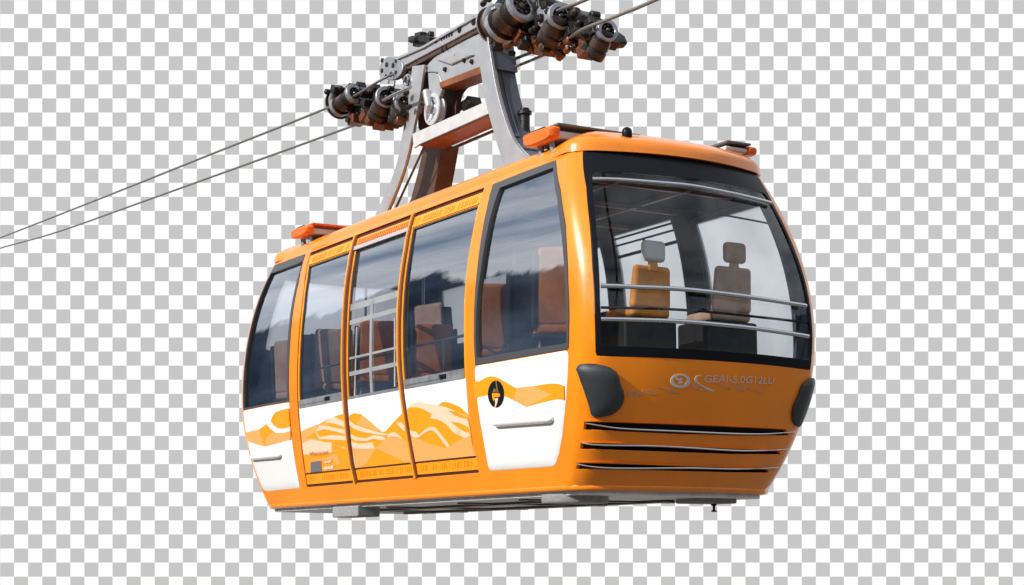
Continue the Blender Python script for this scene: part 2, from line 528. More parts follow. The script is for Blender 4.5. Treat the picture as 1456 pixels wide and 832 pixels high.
# roof: a crowned shell with a visor over the windscreen
bm = bmesh.new()
N = 220
rp = [(-.005, -.03), (0, 0), (.004, .035), (.022, .068), (.06, .092), (.12, .117), (.25, .158), (.45, .195), (.8, .225), (1.15, .235)]
rg = []
for i in range(N):
    s = PER * i / N
    x0, y0 = ring(s, 0)
    end = max(0, min(1, (abs(y0) - (HL - .5)) / .5))           # 1 on the two ends
    lift = 1 + .28 * end
    row = []
    for k, (ins, h) in enumerate(rp):
        kx, ky = (HW - ins) / HW, (HL - ins) / HL
        out = (.045 * end if k < 4 else .03 * end * max(0, 1 - ins / .4)) + (.012 if k < 3 else 0)
        nx, ny = ring(s, out)
        q = D(nx * kx, ny * ky, ZG - .01)
        q.z = ZG - .012 + (h * lift if h > 0 else h)
        row.append(bm.verts.new(q))
    rg.append(row)
for i in range(N):
    a, b = rg[i], rg[(i + 1) % N]
    for k in range(len(rp) - 1): bm.faces.new((a[k], b[k], b[k + 1], a[k + 1]))
bm.faces.new([r[-1] for r in rg])
# underside lip back to the wall
for i in range(N):
    a, b = rg[i], rg[(i + 1) % N]
lip = []
for i in range(N):
    s = PER * i / N
    q = W(s, ZG - .01, -.045); q.z = ZG - .04; lip.append(bm.verts.new(q))
for i in range(N):
    j = (i + 1) % N
    bm.faces.new((rg[i][0], lip[i], lip[j], rg[j][0]))
roof = make('roof', bm, ORANGE, car, ang=60)
# ball aerial on the roof
bm = bmesh.new()
q = on_y(891.5, 187, -3.55)
lathe(bm, q - Vector((0, 0, .06)), (0, 0, 1), [(0, .045), (.02, .047), (.05, .047), (.068, .045), (.085, .036), (.097, .02), (.102, .004)], 0)
make('roof_antenna', bm, BLACK, car)

# floor, ceiling, chassis
def slab(name, z0, z1, inset, m, parent=car, extra=None):
    bm = bmesh.new(); a = []; b = []
    for i in range(120):
        s = PER * i / 120; x, y = ring(s, 0)
        x *= (HW - inset) / HW; y *= (HL - inset) / HL
        q = D(x, y, max(0, z0)); a.append(bm.verts.new((q.x, q.y, z0)))
        q = D(x, y, max(0, z1)); b.append(bm.verts.new((q.x, q.y, z1)))
    bm.faces.new(a[::-1]); bm.faces.new(b)
    for i in range(120): bm.faces.new((a[i - 1], a[i], b[i], b[i - 1]))
    return make(name, bm, m, parent, bevel=.004)
slab('cabin_floor', .72, .86, .07, FLOORM)
slab('ceiling', 2.86, 2.92, .07, NAVY)
slab('chassis', -.075, -.012, .075, UNDER)

# underside pods
q = on_z(506, 727, -.115); bm = bmesh.new(); box(bm, (q.x, q.y, -.12), (.27, .66, .12), 0); make('underframe_block', bm, POD, car, bevel=.015)
q = on_y(1004, 709, -3.12); bm = bmesh.new(); box(bm, (q.x, q.y, -.08), (.46, .34, .08), 0); make('underframe_block', bm, POD, car, bevel=.015)
bm = bmesh.new(); lathe(bm, (-.80, -3.05, -.06), (0, 0, -1), [(0, .30), (.06, .30), (.075, .29), (.08, .22)], 0, 40); make('underframe_block', bm, POD, car)
bm = bmesh.new(); q = on_y(1015, 714, -3.14); lathe(bm, (q.x, q.y, -.117), (0, 0, -1), [(0, .028), (.02, .028), (.025, .012), (.06, .012), (.065, .026), (.078, .026)], 0, 16)
make('drain_pin', bm, BLACK, car)
bm = bmesh.new()
for y in (-2.2, -1.0, .6, 2.0): box(bm, (0, y, -.08), (1.7, .12, .02))
box(bm, (-.45, 0, -.085), (.10, 5.5, .03)); box(bm, (.45, 0, -.085), (.10, 5.5, .03))
make('underframe_beam', bm, BROWN_ST, car, bevel=.004)

# ------------------------------------------------------------------ windows
def window(outline, holes, matg, name='window', fr=None, inset=-.03, frame_m=FRAME, o0=-.046, o1=.004):
    """frame ring on the skin, pane inside it"""
    bm = bmesh.new(); shell(bm, outline, holes, o0, o1, 0, g=.12)
    fr = make(name, bm, frame_m, car, bevel=.003)
    bm = bmesh.new()
    for h in holes: shell(bm, h, [], inset - .006, inset, 0, g=.14)
    p = make('pane', bm, matg, fr)
    return fr


def shrink(poly, d):
    n = len(poly); out = []
    A = sum(poly[i - 1][0] * poly[i][1] - poly[i][0] * poly[i - 1][1] for i in range(n))
    sg = 1 if A > 0 else -1
    for i in range(n):
        a, b, c = Vector(poly[i - 1]), Vector(poly[i]), Vector(poly[(i + 1) % n])
        u = (b - a).normalized(); v = (c - b).normalized()
        nu = Vector((-u.y, u.x)) * sg; nv = Vector((-v.y, v.x)) * sg
        m = (nu + nv); m = m / max(.3, m.length_squared / 2) if m.length > 1e-6 else nu
        out.append(tuple(b + m * d))
    return out


fo = shrink(far_win, .003)
far_glass = T([(424, 374.5), (431.5, 370.5), (421, 405), (414, 440), (409.5, 480), (408, 520), (408.5, 569), (380, 574)])
far_glass = [(FWL[0][0] + .05, far_glass[0][1] )] + far_glass + [(FWL[-1][0] + .03, far_glass[-1][1]), (FWL[-2][0] + .03, 1.8), (FWL[1][0] + .04, 2.4)]
window(fo, [far_glass], SIDEGL)
ng = T([(711, 267), (750, 252), (787, 238), (793, 285), (799, 334), (803.5, 390), (805.5, 440), (806, 488), (740, 498.5), (678, 510),
        (677, 480), (677.5, 446), (680.5, 410), (686, 371), (692, 335), (700, 300)])
window(shrink(near_win, .003), [rnd(ng, .02)], SIDEGL)
wi = T([(842, 243), (846, 300), (850, 360), (853, 430), (855, 492)])
gl = lambda z: on_line(wi, z)
zt, zb = wi[0][1], ZBN + .085
g1 = [(gl(zb + (zt - zb) * i / 8), zb + (zt - zb) * i / 8) for i in range(9)]
gw = rnd(g1 + [(S_NR - s - .05, z) for s, z in g1[::-1]], .05)
wsf = window(shrink(windscreen, .003), [gw], FRONTGL, 'windscreen', frame_m=BLACK, inset=-.012)
for h in right_holes + [far_end]:
    w_ = window(shrink(h, .003), [shrink(h, .05)], MIST, inset=-.02)
# transoms in the second right window, as seen from the front
bm = bmesh.new()
h = right_holes[1]
for z, t in ((2.77, .018), (2.70, .018), (2.575, .03)): shell(bm, rect(r2b + .04, r2a - .04, z, z + t), [], -.045, -.03, 0, g=.2)
shell(bm, rect((r2a + r2b) / 2, (r2a + r2b) / 2 + .03, 2.59, 2.71), [], -.045, -.031, 0, g=.2)
make('transom', bm, BLACK, car)
# ventilation flap glass bar across the windscreen
def bar(name, pts, r, off, m, endz=None, n=3, parent=None, flat=False):
    q = T(pts, off); q = cr(q, n); bm = bmesh.new()
    tube(bm, [W(s, z, off) for s, z in q], r, 0, 12)
    return make(name, bm, m, parent or car, ang=60)
bar('windscreen_bar', [(842, 254.7), (868, 255), (895, 256.5), (938, 260), (981.5, 264), (1025, 272), (1064, 280.5), (1096, 289)], .019, .03, CHROME, parent=wsf)
bar('windscreen_bar', [(854.5, 406.5), (880, 407), (912, 408.5), (950, 410), (984, 412.5), (1032, 418), (1080, 424.5), (1112, 429.5), (1145.5, 435)], .02, .035, CHROME, parent=wsf)
bar('windscreen_bar', [(854.5, 454), (880, 454.2), (912, 455), (950, 456.3), (984, 458.2), (1020, 461.5), (1056, 465), (1105, 471.5), (1149, 478.5)], .02, .035, CHROME, parent=wsf)
bar('windscreen_bar', [(854.5, 437.4), (880, 437.8), (936, 439), (1008, 443.5), (1080, 451), (1147, 459)], .012, -.03, BLACK, parent=wsf)
bar('windscreen_bar', [(846, 291), (900, 294), (981.5, 301), (1025, 305.5), (1060, 311.5), (1098, 319)], .009, -.03, BLACK, parent=wsf)

# ------------------------------------------------------------------ doors
def poly_between(La, Lb, z0, z1, da=0, db=0, n=10):
    return strip(La, z0, z1, da, n) + strip(Lb, z0, z1, db, n, rev=True)
# heights shared by the three leaves
zz = lambda px, py: surf(px, py)[1]
zG1 = (zz(470, 367) + zz(635, 307)) / 2        # top of the glass
zS1 = (zz(455, 566.5) + zz(617, 528.5)) / 2    # top of the grey sill strip
zS0 = (zz(455, 575.5) + zz(617, 545.5)) / 2
zR1 = (zz(466, 671) + zz(632, 652)) / 2        # top of the lower rail
print('zG1,zS1,zS0,zR1', zG1, zS1, zS0, zR1, 'ZD', ZD0, ZD1)


def leaf_coords(La, Lb):
    def f(pts):          # not used for tracing, only clipping in s
        return pts
    return f


def clip_s(poly, La, Lb, da, db, z0, z1):
    out = []
    for s, z in poly:
        z = max(z0, min(z1, z)); s = max(on_line(La, z) + da, min(on_line(Lb, z) + db, s)); out.append((s, z))
    res = []
    for p in out:
        if not res or math.hypot(p[0] - res[-1][0], p[1] - res[-1][1]) > 2e-3: res.append(p)
    if math.hypot(res[0][0] - res[-1][0], res[0][1] - res[-1][1]) < 2e-3: res.pop()
    return res


def door(La, Lb, da, db, kind, art):
    z0, z1 = ZD0 + .03, ZD1 - .045
    o = -.012 if kind != 1 else -.022
    bm = bmesh.new()
    fa, fb = da + .035, db - .035
    holes = [poly_between(La, Lb, zS0 + .0, zG1, fa, fb)]
    shell(bm, poly_between(La, Lb, z0, z1, da, db), holes, o - .035, o, 0, g=.14)
    # raised rim and pressed lettering-like ribs on header and lower rail
    hz0, hz1 = zG1 + .045, z1 - .03
    if kind != 1:
        shell(bm, poly_between(La, Lb, zG1 + .012, zG1 + .03, fa - .01, fb + .01, 4), [], o, o + .012, 0, g=.2)
    for z0_, z1_, rows in ((z0 + .035, zR1 - .035, 1), (hz0, hz1, 1)):
        sa, sb = on_line(La, z0_) + fa, on_line(Lb, z0_) + fb
        k = sa + .04
        rr = random.Random(int(sa * 100) + rows)
        while k < sb - .05:
            w_ = rr.uniform(.012, .03)
            if rr.random() < .8: shell(bm, [(k, z0_), (k + w_, z0_), (k + w_ + .01, z1_), (k + .01, z1_)], [], o - .002, o + .005, 0, g=.3)
            k += w_ + rr.uniform(.012, .035)
    dr = make('door', bm, [ORANGE_B], car, bevel=.004)
    # white livery panel
    bm = bmesh.new()
    shell(bm, poly_between(La, Lb, zR1, zS0, fa - .02, fb + .02), [], o - .002, o + .006, 0, g=.14)
    k = 0
    for mi, poly in art:
        k += 1
        pp = clip_s(poly, La, Lb, fa - .015, fb + .015, zR1 + .004, zS0 - .01)
        if len(pp) > 2: shell(bm, pp, [], o + .004, o + .0066 + .0007 * k, mi, g=.14)
    make('livery_panel', bm, [WHITE, ORANGE_B, LIGHT_OR, CREAM, RED_TXT, GREYBOX], dr)
    bm = bmesh.new()
    shell(bm, poly_between(La, Lb, zR1 - .008, zR1 + .003, fa - .03, fb + .03, 4), [], o - .002, o + .010, 0, g=.2)
    shell(bm, poly_between(La, Lb, z0 - .028, z0 - .001, da, db, 4), [], o - .04, o - .01, 0, g=.2)
    make('rubber_seal', bm, [mat_seal], dr)
    # sill strip
    bm = bmesh.new()
    if kind != 1:
        shell(bm, poly_between(La, Lb, zS0, zS1, fa, fb, 4), [], o - .02, o + .012, 0, g=.2)
        a, b = on_line(La, zS0) + fa, on_line(Lb, zS0) + fb; m = a + (b - a) * .62
        shell(bm, rect(m, m + .12, zS0 + .03, zS1 - .02), [], o, o + .022, 1, g=.2)
        shell(bm, rect(a + .03, m - .03, zS0 + .035, zS1 - .02), [], o, o + .019, 0, g=.2)
    else:
        shell(bm, poly_between(La, Lb, zS0, zS0 + .03, fa, fb, 4), [], o - .02, o + .008, 0, g=.2)
    make('window_sill', bm, [ALU, BLACK], dr, bevel=.003)
    bm = bmesh.new()
    shell(bm, poly_between(La, Lb, zS0 + .0, zG1, fa - .005, fb + .005), [], o - .028, o - .022, 0, g=.14)
    make('pane', bm, SIDEGL, dr)
    # gasket round the glass
    bm = bmesh.new()
    shell(bm, poly_between(La, Lb, zS0 + .0, zG1, fa - .001, fb + .001), [poly_between(La, Lb, zS1 if kind != 1 else zS0 + .02, zG1 - .014, fa + .012, fb - .012)], o - .03, o - .006, 0, g=.14)
    make('gasket', bm, FRAME, dr)
    # hand rail behind the pane
    bm = bmesh.new()
    zr = zz(617, 482) if kind != 1 else zz(530, 503)
    tube(bm, [W(on_line(La, zr) + fa + t * (on_line(Lb, zr) + fb - on_line(La, zr) - fa), zr, -.12) for t in (0, .25, .5, .75, 1)], .014, 0)
    if kind == 2:
        for t in (.52, .96):
            s = on_line(La, zr) + fa + t * (on_line(Lb, zr) + fb - on_line(La, zr) - fa)
            tube(bm, [W(s, zr, -.12), W(s, zS0, -.12)], .013, 0)
    if kind == 0:
        for t in (.45,):
            s = on_line(La, zr) + fa + t * (on_line(Lb, zr) + fb - on_line(La, zr) - fa)
            tube(bm, [W(s, zr, -.12), W(s, zS0, -.12)], .013, 0)
    make('hand_rail', bm, CHROME, dr)
    return dr, fa, fb


mat_seal = mat('dark_red_seal', (.05, .012, .008), .5)
z6 = lambda *p: T(Z5(480, 560, 5.2, p)); z5 = lambda *p: T(Z5(340, 560, 4.62, p))
art1 = [(1, z5((380, 252), (450, 226), (520, 200), (570, 172), (620, 150), (660, 136), (720, 128), (760, 150), (760, 540), (400, 540))),
        (2, z5((380, 256), (450, 230), (505, 208), (560, 190), (600, 215), (560, 232), (500, 250), (470, 270), (435, 292), (520, 298), (560, 320), (610, 320), (612, 385), (560, 395), (500, 400), (430, 380), (400, 330))),
        (3, z5((600, 158), (625, 152), (690, 185), (720, 205), (715, 238), (680, 215), (620, 195), (560, 188))),
        (3, z5((400, 330), (470, 300), (560, 318), (607, 320), (605, 384), (560, 392), (500, 395), (430, 400), (405, 400))),
        (3, z5((530, 210), (600, 218), (690, 235), (720, 268), (640, 250), (560, 232), (500, 248), (515, 270), (525, 285), (600, 272), (720, 275), (720, 306), (620, 302), (525, 297), (510, 272), (498, 250))),
        (3, z5((655, 355), (690, 352), (715, 372), (712, 364), (690, 360))),
        (2, z5((430, 440), (560, 425), (640, 395), (665, 465), (640, 470), (620, 430), (560, 440))),
        (5, z5((468, 450), (538, 440), (542, 512), (470, 518))),
        (3, z5((560, 445), (600, 440), (602, 450), (562, 456))), (3, z5((556, 482), (622, 474), (624, 492), (558, 500))),
        ]
art2 = [(1, z6((40, 175), (80, 160), (110, 143), (165, 150), (215, 190), (270, 240), (320, 282), (345, 276), (400, 215), (475, 135), (560, 120), (600, 560), (100, 580))),
        (2, z6((60, 400), (110, 402), (275, 402), (350, 325), (440, 318), (530, 370), (600, 380), (600, 530), (490, 502), (275, 403), (205, 520), (140, 560), (60, 560))),
        (2, z6((165, 150), (215, 190), (270, 240), (320, 282), (250, 262), (180, 240), (130, 220), (160, 190))),
        (3, z6((70, 200), (120, 228), (200, 256), (300, 285), (380, 300), (340, 308), (250, 295), (170, 280), (110, 258), (70, 232))),
        (3, z6((70, 300), (130, 320), (200, 330), (260, 305), (320, 315), (350, 335), (320, 345), (260, 332), (200, 350), (120, 345), (70, 330))),
        (3, z6((70, 355), (150, 368), (250, 360), (262, 395), (275, 405), (200, 408), (110, 405), (70, 400))),
        (3, z6((380, 290), (410, 284), (440, 300), (470, 335), (440, 318), (390, 316), (355, 325))),
        (3, z6((425, 215), (460, 212), (490, 240), (500, 285), (470, 262)))]
art3 = [(1, z6((480, 125), (520, 100), (560, 92), (620, 100), (700, 130), (740, 84), (770, 62), (800, 58), (850, 75), (900, 95), (1010, 145), (1040, 520), (500, 540))),
        (3, z6((500, 115), (545, 75), (580, 60), (620, 62), (680, 75), (740, 84), (800, 100), (870, 130), (940, 160), (1010, 165), (1010, 192), (960, 186), (880, 150), (810, 124), (870, 165), (950, 180), (1010, 215), (1010, 300), (965, 292), (900, 255), (835, 208), (900, 262), (975, 298), (1010, 310), (990, 330), (930, 325), (860, 292), (800, 225), (740, 190), (680, 180), (695, 148), (640, 118), (590, 100), (540, 100), (500, 115))),
        (1, z6((808, 124), (870, 130), (930, 160), (1010, 165), (1010, 195), (960, 188), (900, 175))),
        (1, z6((835, 208), (900, 215), (960, 245), (1010, 262), (1010, 296), (970, 290), (910, 265))),
        (2, z6((500, 300), (545, 320), (590, 330), (680, 375), (790, 402), (860, 370), (930, 326), (1010, 308), (1040, 480), (500, 520))),
        (3, z6((500, 270), (540, 275), (575, 280), (600, 305), (650, 262), (680, 246), (715, 248), (750, 285), (790, 335), (825, 388), (808, 396), (770, 345), (735, 298), (705, 272), (680, 270), (640, 290), (600, 322), (570, 325), (500, 312)))]
GA = .02
d1, fa, fb = door(L0, PAc, .012, -GA, 0, art1)
d2, _, _ = door(PAc, PBc, GA, -GA, 1, art2)
d3, _, _ = door(PBc, R0, GA, -.012, 2, art3)
# rubber-edged uprights between the leaves
for Lp in (PAc, PBc):
    bm = bmesh.new()
    shell(bm, poly_between(Lp, Lp, ZD0 - .005, ZD1 - .01, -.026, .004, 14), [], -.03, .022, 0, g=.1)
    shell(bm, poly_between(Lp, Lp, ZD0 + .0, ZD1 - .015, .0045, .026, 14), [], -.03, .014, 1, g=.1)
    make('door_post', bm, [ORANGE_B, BROWN_EDGE], car, bevel=.003)
# dark slot over the doors, threshold under them
bm = bmesh.new(); shell(bm, poly_between(L0, R0, ZD1 - .04, ZD1 + .0, .0, .0, 3), [], -.049, -.030, 0, g=.14)
make('door_track', bm, mat_seal, car)
bm = bmesh.new(); shell(bm, poly_between(L0, R0, ZD0 + .0, ZD0 + .03, .0, .0, 3), [], -.049, -.030, 0, g=.14)
make('door_track', bm, mat_seal, car)
# header of the middle leaf: orange lattice over an aluminium strip
bm = bmesh.new()
za, zb_ = zG1 - .01, zG1 + .035
shell(bm, poly_between(PAc, PBc, za, zb_, .03, -.03, 4), [], -.03, .0, 0, g=.2)
k = on_line(PAc, 2.6) + .05
while k < on_line(PBc, 2.6) - .06:
    shell(bm, [(k, zb_ + .01), (k + .03, zb_ + .01), (k + .04, zb_ + .07), (k + .01, zb_ + .07)], [], -.025, -.002, 1, g=.3); k += .048
make('door_header', bm, [LILAC, mat('deep_orange_paint', (.85, .2, .01), .35)], d2)
# inner aluminium lattice behind the middle pane
bm = bmesh.new()
OFF = -.034
for (a, b, t) in (((492, 439), (567, 418.5), .07), ((492, 459.5), (567, 441), .05), ((491, 510), (566, 495), .024), ((491, 532.5), (566, 518), .045)):
    p, q = surf(*a, OFF), surf(*b, OFF); z = (p[1] + q[1]) / 2
    shell(bm, rect(on_line(PAc, z) + .0, on_line(PBc, z), z - t / 2, z + t / 2), [], OFF - .008, OFF, 0, g=.2)
for (a, b, t) in (((529, 430), (528.7, 562), .055),):
    p, q = surf(*a, OFF), surf(*b, OFF)
    shell(bm, [(q[0] - t / 2, zS0), (q[0] + t / 2, zS0), (p[0] + t / 2, p[1] + .02), (p[0] - t / 2, p[1] + .02)], [], OFF - .008, OFF + .003, 0, g=.2)
for a, b in (((507, 465), (504, 565)), ((561, 452), (561, 550))):
    p, q = surf(*a, OFF), surf(*b, OFF); tube(bm, [W(p[0], p[1], OFF - .004), W(q[0], q[1], OFF - .004)], .01, 0)
make('door_lattice', bm, [GREY_ST], d2, bevel=.003)

# ------------------------------------------------------------------ white lower panels with livery
z7 = lambda *p: T(Z5(660, 480, 3.78, p))
bm = bmesh.new()
npan = T([(674.8, 521), (740, 510), (808.6, 497.8), (807.5, 530), (805, 567), (800, 617.5), (795, 645), (789, 663), (740, 666.5), (695.5, 669.5), (690, 640), (685, 612), (680, 580), (677, 550)])
hb = lambda w, h: (lambda p, L: h * math.sqrt(max(0, 1 - (1 - min(dist_edge(p, L) / w, 1)) ** 2)))
shell(bm, rnd(npan, .07), [], -.01, .002, 0, g=.05, hfun=hb(.05, .014))
OP = .0165
lst = [(1, z7((58, 236), (90, 236), (120, 218), (150, 208), (185, 215), (235, 242), (285, 272), (330, 266), (380, 262), (430, 253), (480, 247), (520, 250), (547, 262), (546, 334), (510, 333), (470, 340), (410, 355), (345, 374), (305, 355), (270, 335), (220, 314), (180, 305), (130, 312), (66, 325))),
       (2, z7((290, 272), (335, 266), (388, 262), (430, 282), (478, 305), (410, 342), (345, 372), (305, 354), (268, 335), (284, 305))),
       (1, z7((388, 262), (430, 253), (480, 247), (520, 250), (547, 262), (546, 334), (478, 305), (430, 282)))]
for k, (mi, pl) in enumerate(lst): shell(bm, pl, [], .004, OP + .0008 * k, mi, g=.06)
ec = [(707.8 + 11.5 * cos(2 * pi * i / 36), 560.5 + 19.3 * sin(2 * pi * i / 36)) for i in range(36)]
shell(bm, T(ec), [], .004, OP + .003, 3, g=.06)
zl = lambda *p: T(Z5(690, 530, 13.87, p))
for k, (mi, pl) in enumerate([(4, zl((235, 155), (262, 155), (275, 270), (298, 395), (262, 395), (250, 270))),
                              (4, zl((180, 395), (195, 340), (215, 300), (245, 340), (255, 385))),
                              (1, zl((168, 410), (300, 405), (328, 430), (325, 475), (215, 480), (240, 548), (200, 552), (178, 500))),
                              (5, zl((232, 505), (292, 498), (275, 590), (240, 690), (222, 690), (235, 600)))]):
    shell(bm, pl, [], .006, OP + .004, mi, g=.08)
make('lower_panel', bm, [WHITE, ORANGE_B, LIGHT_OR, BLACK, BRASS, CREAM], car)
bm = bmesh.new()
fp = T([(380, 577.5), (411.8, 572.5), (413, 603), (416.5, 636), (421.5, 668), (426.5, 694), (400, 696.5), (380, 698.6)])
zlo, zhi = fp[-1][1], fp[0][1]
fpan = fp + [(S_FL + .045, zlo + .02), (S_FL + .03, zlo + .12), (S_FL + .015, zlo + .4), (S_FL + .01, (zlo + zhi) / 2), (S_FL + .01, zhi)]
shell(bm, rnd(fpan, .05), [], -.01, .002, 0, g=.06, hfun=hb(.04, .012))
for k, (mi, pl) in enumerate([(1, z5((52, 256), (95, 245), (135, 236), (165, 215), (190, 198), (215, 180), (225, 150), (245, 122), (290, 105), (333, 96), (340, 200), (345, 300), (300, 312), (240, 330), (175, 346), (110, 328), (62, 310))),
                              (2, z5((52, 258), (95, 247), (138, 237), (150, 280), (172, 342), (110, 326), (62, 308))),
                              (2, z5((180, 340), (185, 290), (215, 260), (345, 248), (345, 300), (300, 312), (240, 330))),
                              (0, z5((188, 200), (215, 178), (232, 205), (262, 228), (300, 230), (342, 218), (344, 245), (300, 258), (250, 258), (215, 232)))]):
    pl = [(max(s, S_FL + .02), z) for s, z in pl]
    pl = [(min(s, fp[1][0] - .01), z) for s, z in pl]
    shell(bm, pl, [], .004, .0145 + .0008 * k, mi, g=.08)
make('lower_panel', bm, [WHITE, ORANGE_B, LIGHT_OR], car)
# capsule handles
def handle(a, b, r):
    p, q = surf(*a, .028), surf(*b, .028); bm = bmesh.new()
    pts = [W(p[0] + (q[0] - p[0]) * t, p[1] + (q[1] - p[1]) * t, .028) for t in (0, .01, .03, .06, .2, .4, .6, .8, .94, .97, .99, 1)]
    rr = [r * k for k in (.3, .6, .85, 1, 1, 1, 1, 1, 1, .85, .6, .3)]
    tube(bm, pts, r, 0, 14, radii=rr)
    for t in (.15, .85):
        tube(bm, [W(p[0] + (q[0] - p[0]) * t, p[1] + (q[1] - p[1]) * t, .03), W(p[0] + (q[0] - p[0]) * t, p[1] + (q[1] - p[1]) * t, -.0)], r * .6, 0)
    make('door_handle', bm, WHITE, car, ang=80)
handle((702, 601.5), (786, 595), .040); handle((357, 651), (399, 647), .036)

# ------------------------------------------------------------------ nose of the cabin
# vents: slots cut through the skin, a dark tray behind, a chrome strip across
for a_, b_, ch in VENTS:
    bm = bmesh.new()
    o_ = [(s, z + .02) for s, z in a_] + [(s, z - .02) for s, z in b_]
    o_ = [(o_[0][0] - .02, o_[0][1])] + o_[1:]
    shell(bm, o_, [], -.085, -.055, 0, g=.1)
    v = make('vent_slot', bm, [BLACK], car)
    up = [(s, z + .010) for s, z in a_]
    bm = bmesh.new(); shell(bm, [(s, z + .0015) for s, z in a_] + up[::-1], [], -.002, .014, 0, g=.1); make('vent_lip', bm, ORANGE, v, bevel=.003)
    bm = bmesh.new(); q = cr(T(ch, .012), 4); tube(bm, [W(s, z, .010) for s, z in q], .007, 0, 8, radii=[.003 + .005 * sin(pi * min(1, .1 + .9 * i / len(q))) for i in range(len(q))])
    make('chrome_strip', bm, CHROME, v)
# bumpers
bo = rnd(T(Z5(800, 500, 4.16, [(60, 100), (80, 74), (130, 68), (200, 70), (290, 90), (335, 120), (347, 150), (355, 190), (382, 260), (372, 305), (345, 345), (300, 376), (240, 386), (190, 390), (165, 372), (150, 320), (125, 255), (90, 170)]), .05), .03)
for o_, hh_ in ((bo, .062), ([(S_NR - .02 - s * .9, z) for s, z in bo[::-1]], .03)):
    bm = bmesh.new(); shell(bm, o_, [], -.01, .02, 0, g=.035, hfun=hb(.16, hh_)); make('bumper', bm, BUMP, car)
# lettering and emblem
def text_mesh(body, size):
    c = bpy.data.curves.new('t', 'FONT'); c.body = body; c.size = size; c.resolution_u = 3
    o = bpy.data.objects.new('t', c); COL.objects.link(o)
    dg = bpy.context.evaluated_depsgraph_get(); me = bpy.data.meshes.new_from_object(o.evaluated_get(dg))
    bpy.data.objects.remove(o); r = ([v.co.copy() for v in me.vertices], [list(p.vertices) for p in me.polygons]); bpy.data.meshes.remove(me)
    return r
def letter(bm, body, p0, p1, h, off, mi=0, skew=0):
    V, F = text_mesh(body, 1); w = max(v.x for v in V); hh = .7
    a, b = surf(*p0), surf(*p1)
    vs = [bm.verts.new(W(a[0] + (b[0] - a[0]) * v.x / w + skew * v.y, a[1] + (b[1] - a[1]) * v.x / w + h * v.y / hh, off)) for v in V]
    for f in F:
        try: bm.faces.new([vs[i] for i in f]).material_index = mi
        except ValueError: pass
bm = bmesh.new()
er = lambda cx_, cy_, rx, ry, n=40: T([(cx_ + rx * cos(2 * pi * i / n), cy_ + ry * sin(2 * pi * i / n)) for i in range(n)])
shell(bm, er(967.2, 541.8, 14, 10.3), [er(966.8, 541.2, 9.6, 7)], -.002, .003, 0, g=.1)
za_ = lambda *p: T(Z5(945, 520, 8.824, p))
k_ = 0
for pl in (za_((120, 140), (165, 140), (172, 175), (200, 150), (225, 165), (205, 185), (235, 205), (195, 225), (160, 215), (190, 200), (150, 180)),
           za_((385, 200), (378, 160), (405, 125), (460, 122), (458, 134), (420, 138), (400, 165), (410, 195), (470, 245), (630, 320), (560, 315), (440, 245)),
           za_((300, 240), (360, 240), (440, 262), (540, 315), (440, 312), (340, 275)),
           za_((650, 225), (700, 235), (790, 270), (860, 285), (840, 300), (760, 295), (700, 262)),
           za_((900, 235), (960, 235), (1060, 285), (1150, 300), (1260, 352), (1180, 345), (1080, 300), (1010, 290)),
           za_((830, 240), (880, 245), (1000, 312), (1060, 290), (1060, 300), (1000, 326), (930, 315)),
           za_((-100, 270), (0, 282), (90, 300), (200, 352), (100, 345), (0, 305)),
           T([(891, 556), (905, 556), (914, 563.5), (895, 563.5)]), T([(912, 557), (922, 554), (936, 561), (928, 562)])):
    k_ += 1; shell(bm, cr(pl, 3, True), [], -.002, .0022 if k_ < 3 else .0012, 0 if k_ < 3 else 1, g=.1)
make('emblem', bm, [PALE_GREY, FADED], car)
bm = bmesh.new(); letter(bm, 'GEAI-5.0G12LU', (999.5, 543.6), (1099, 546.5), .062, .0045)
for f in bm.faces: f.material_index = 0
make('lettering', bm, PALE_GREY, car, normals=False)
bm = bmesh.new(); letter(bm, 'Mareuvi', (441.5, 648.5), (467.5, 645), .045, .0098)
make('lettering', bm, RED_TXT, d1, normals=False)
bm = bmesh.new(); letter(bm, '1 7', (463, 659), (472, 657.5), .025, .0098); letter(bm, '- 2 2 8', (461, 667), (475, 665), .025, .0098)
make('lettering', bm, WHITE, d1, normals=False)
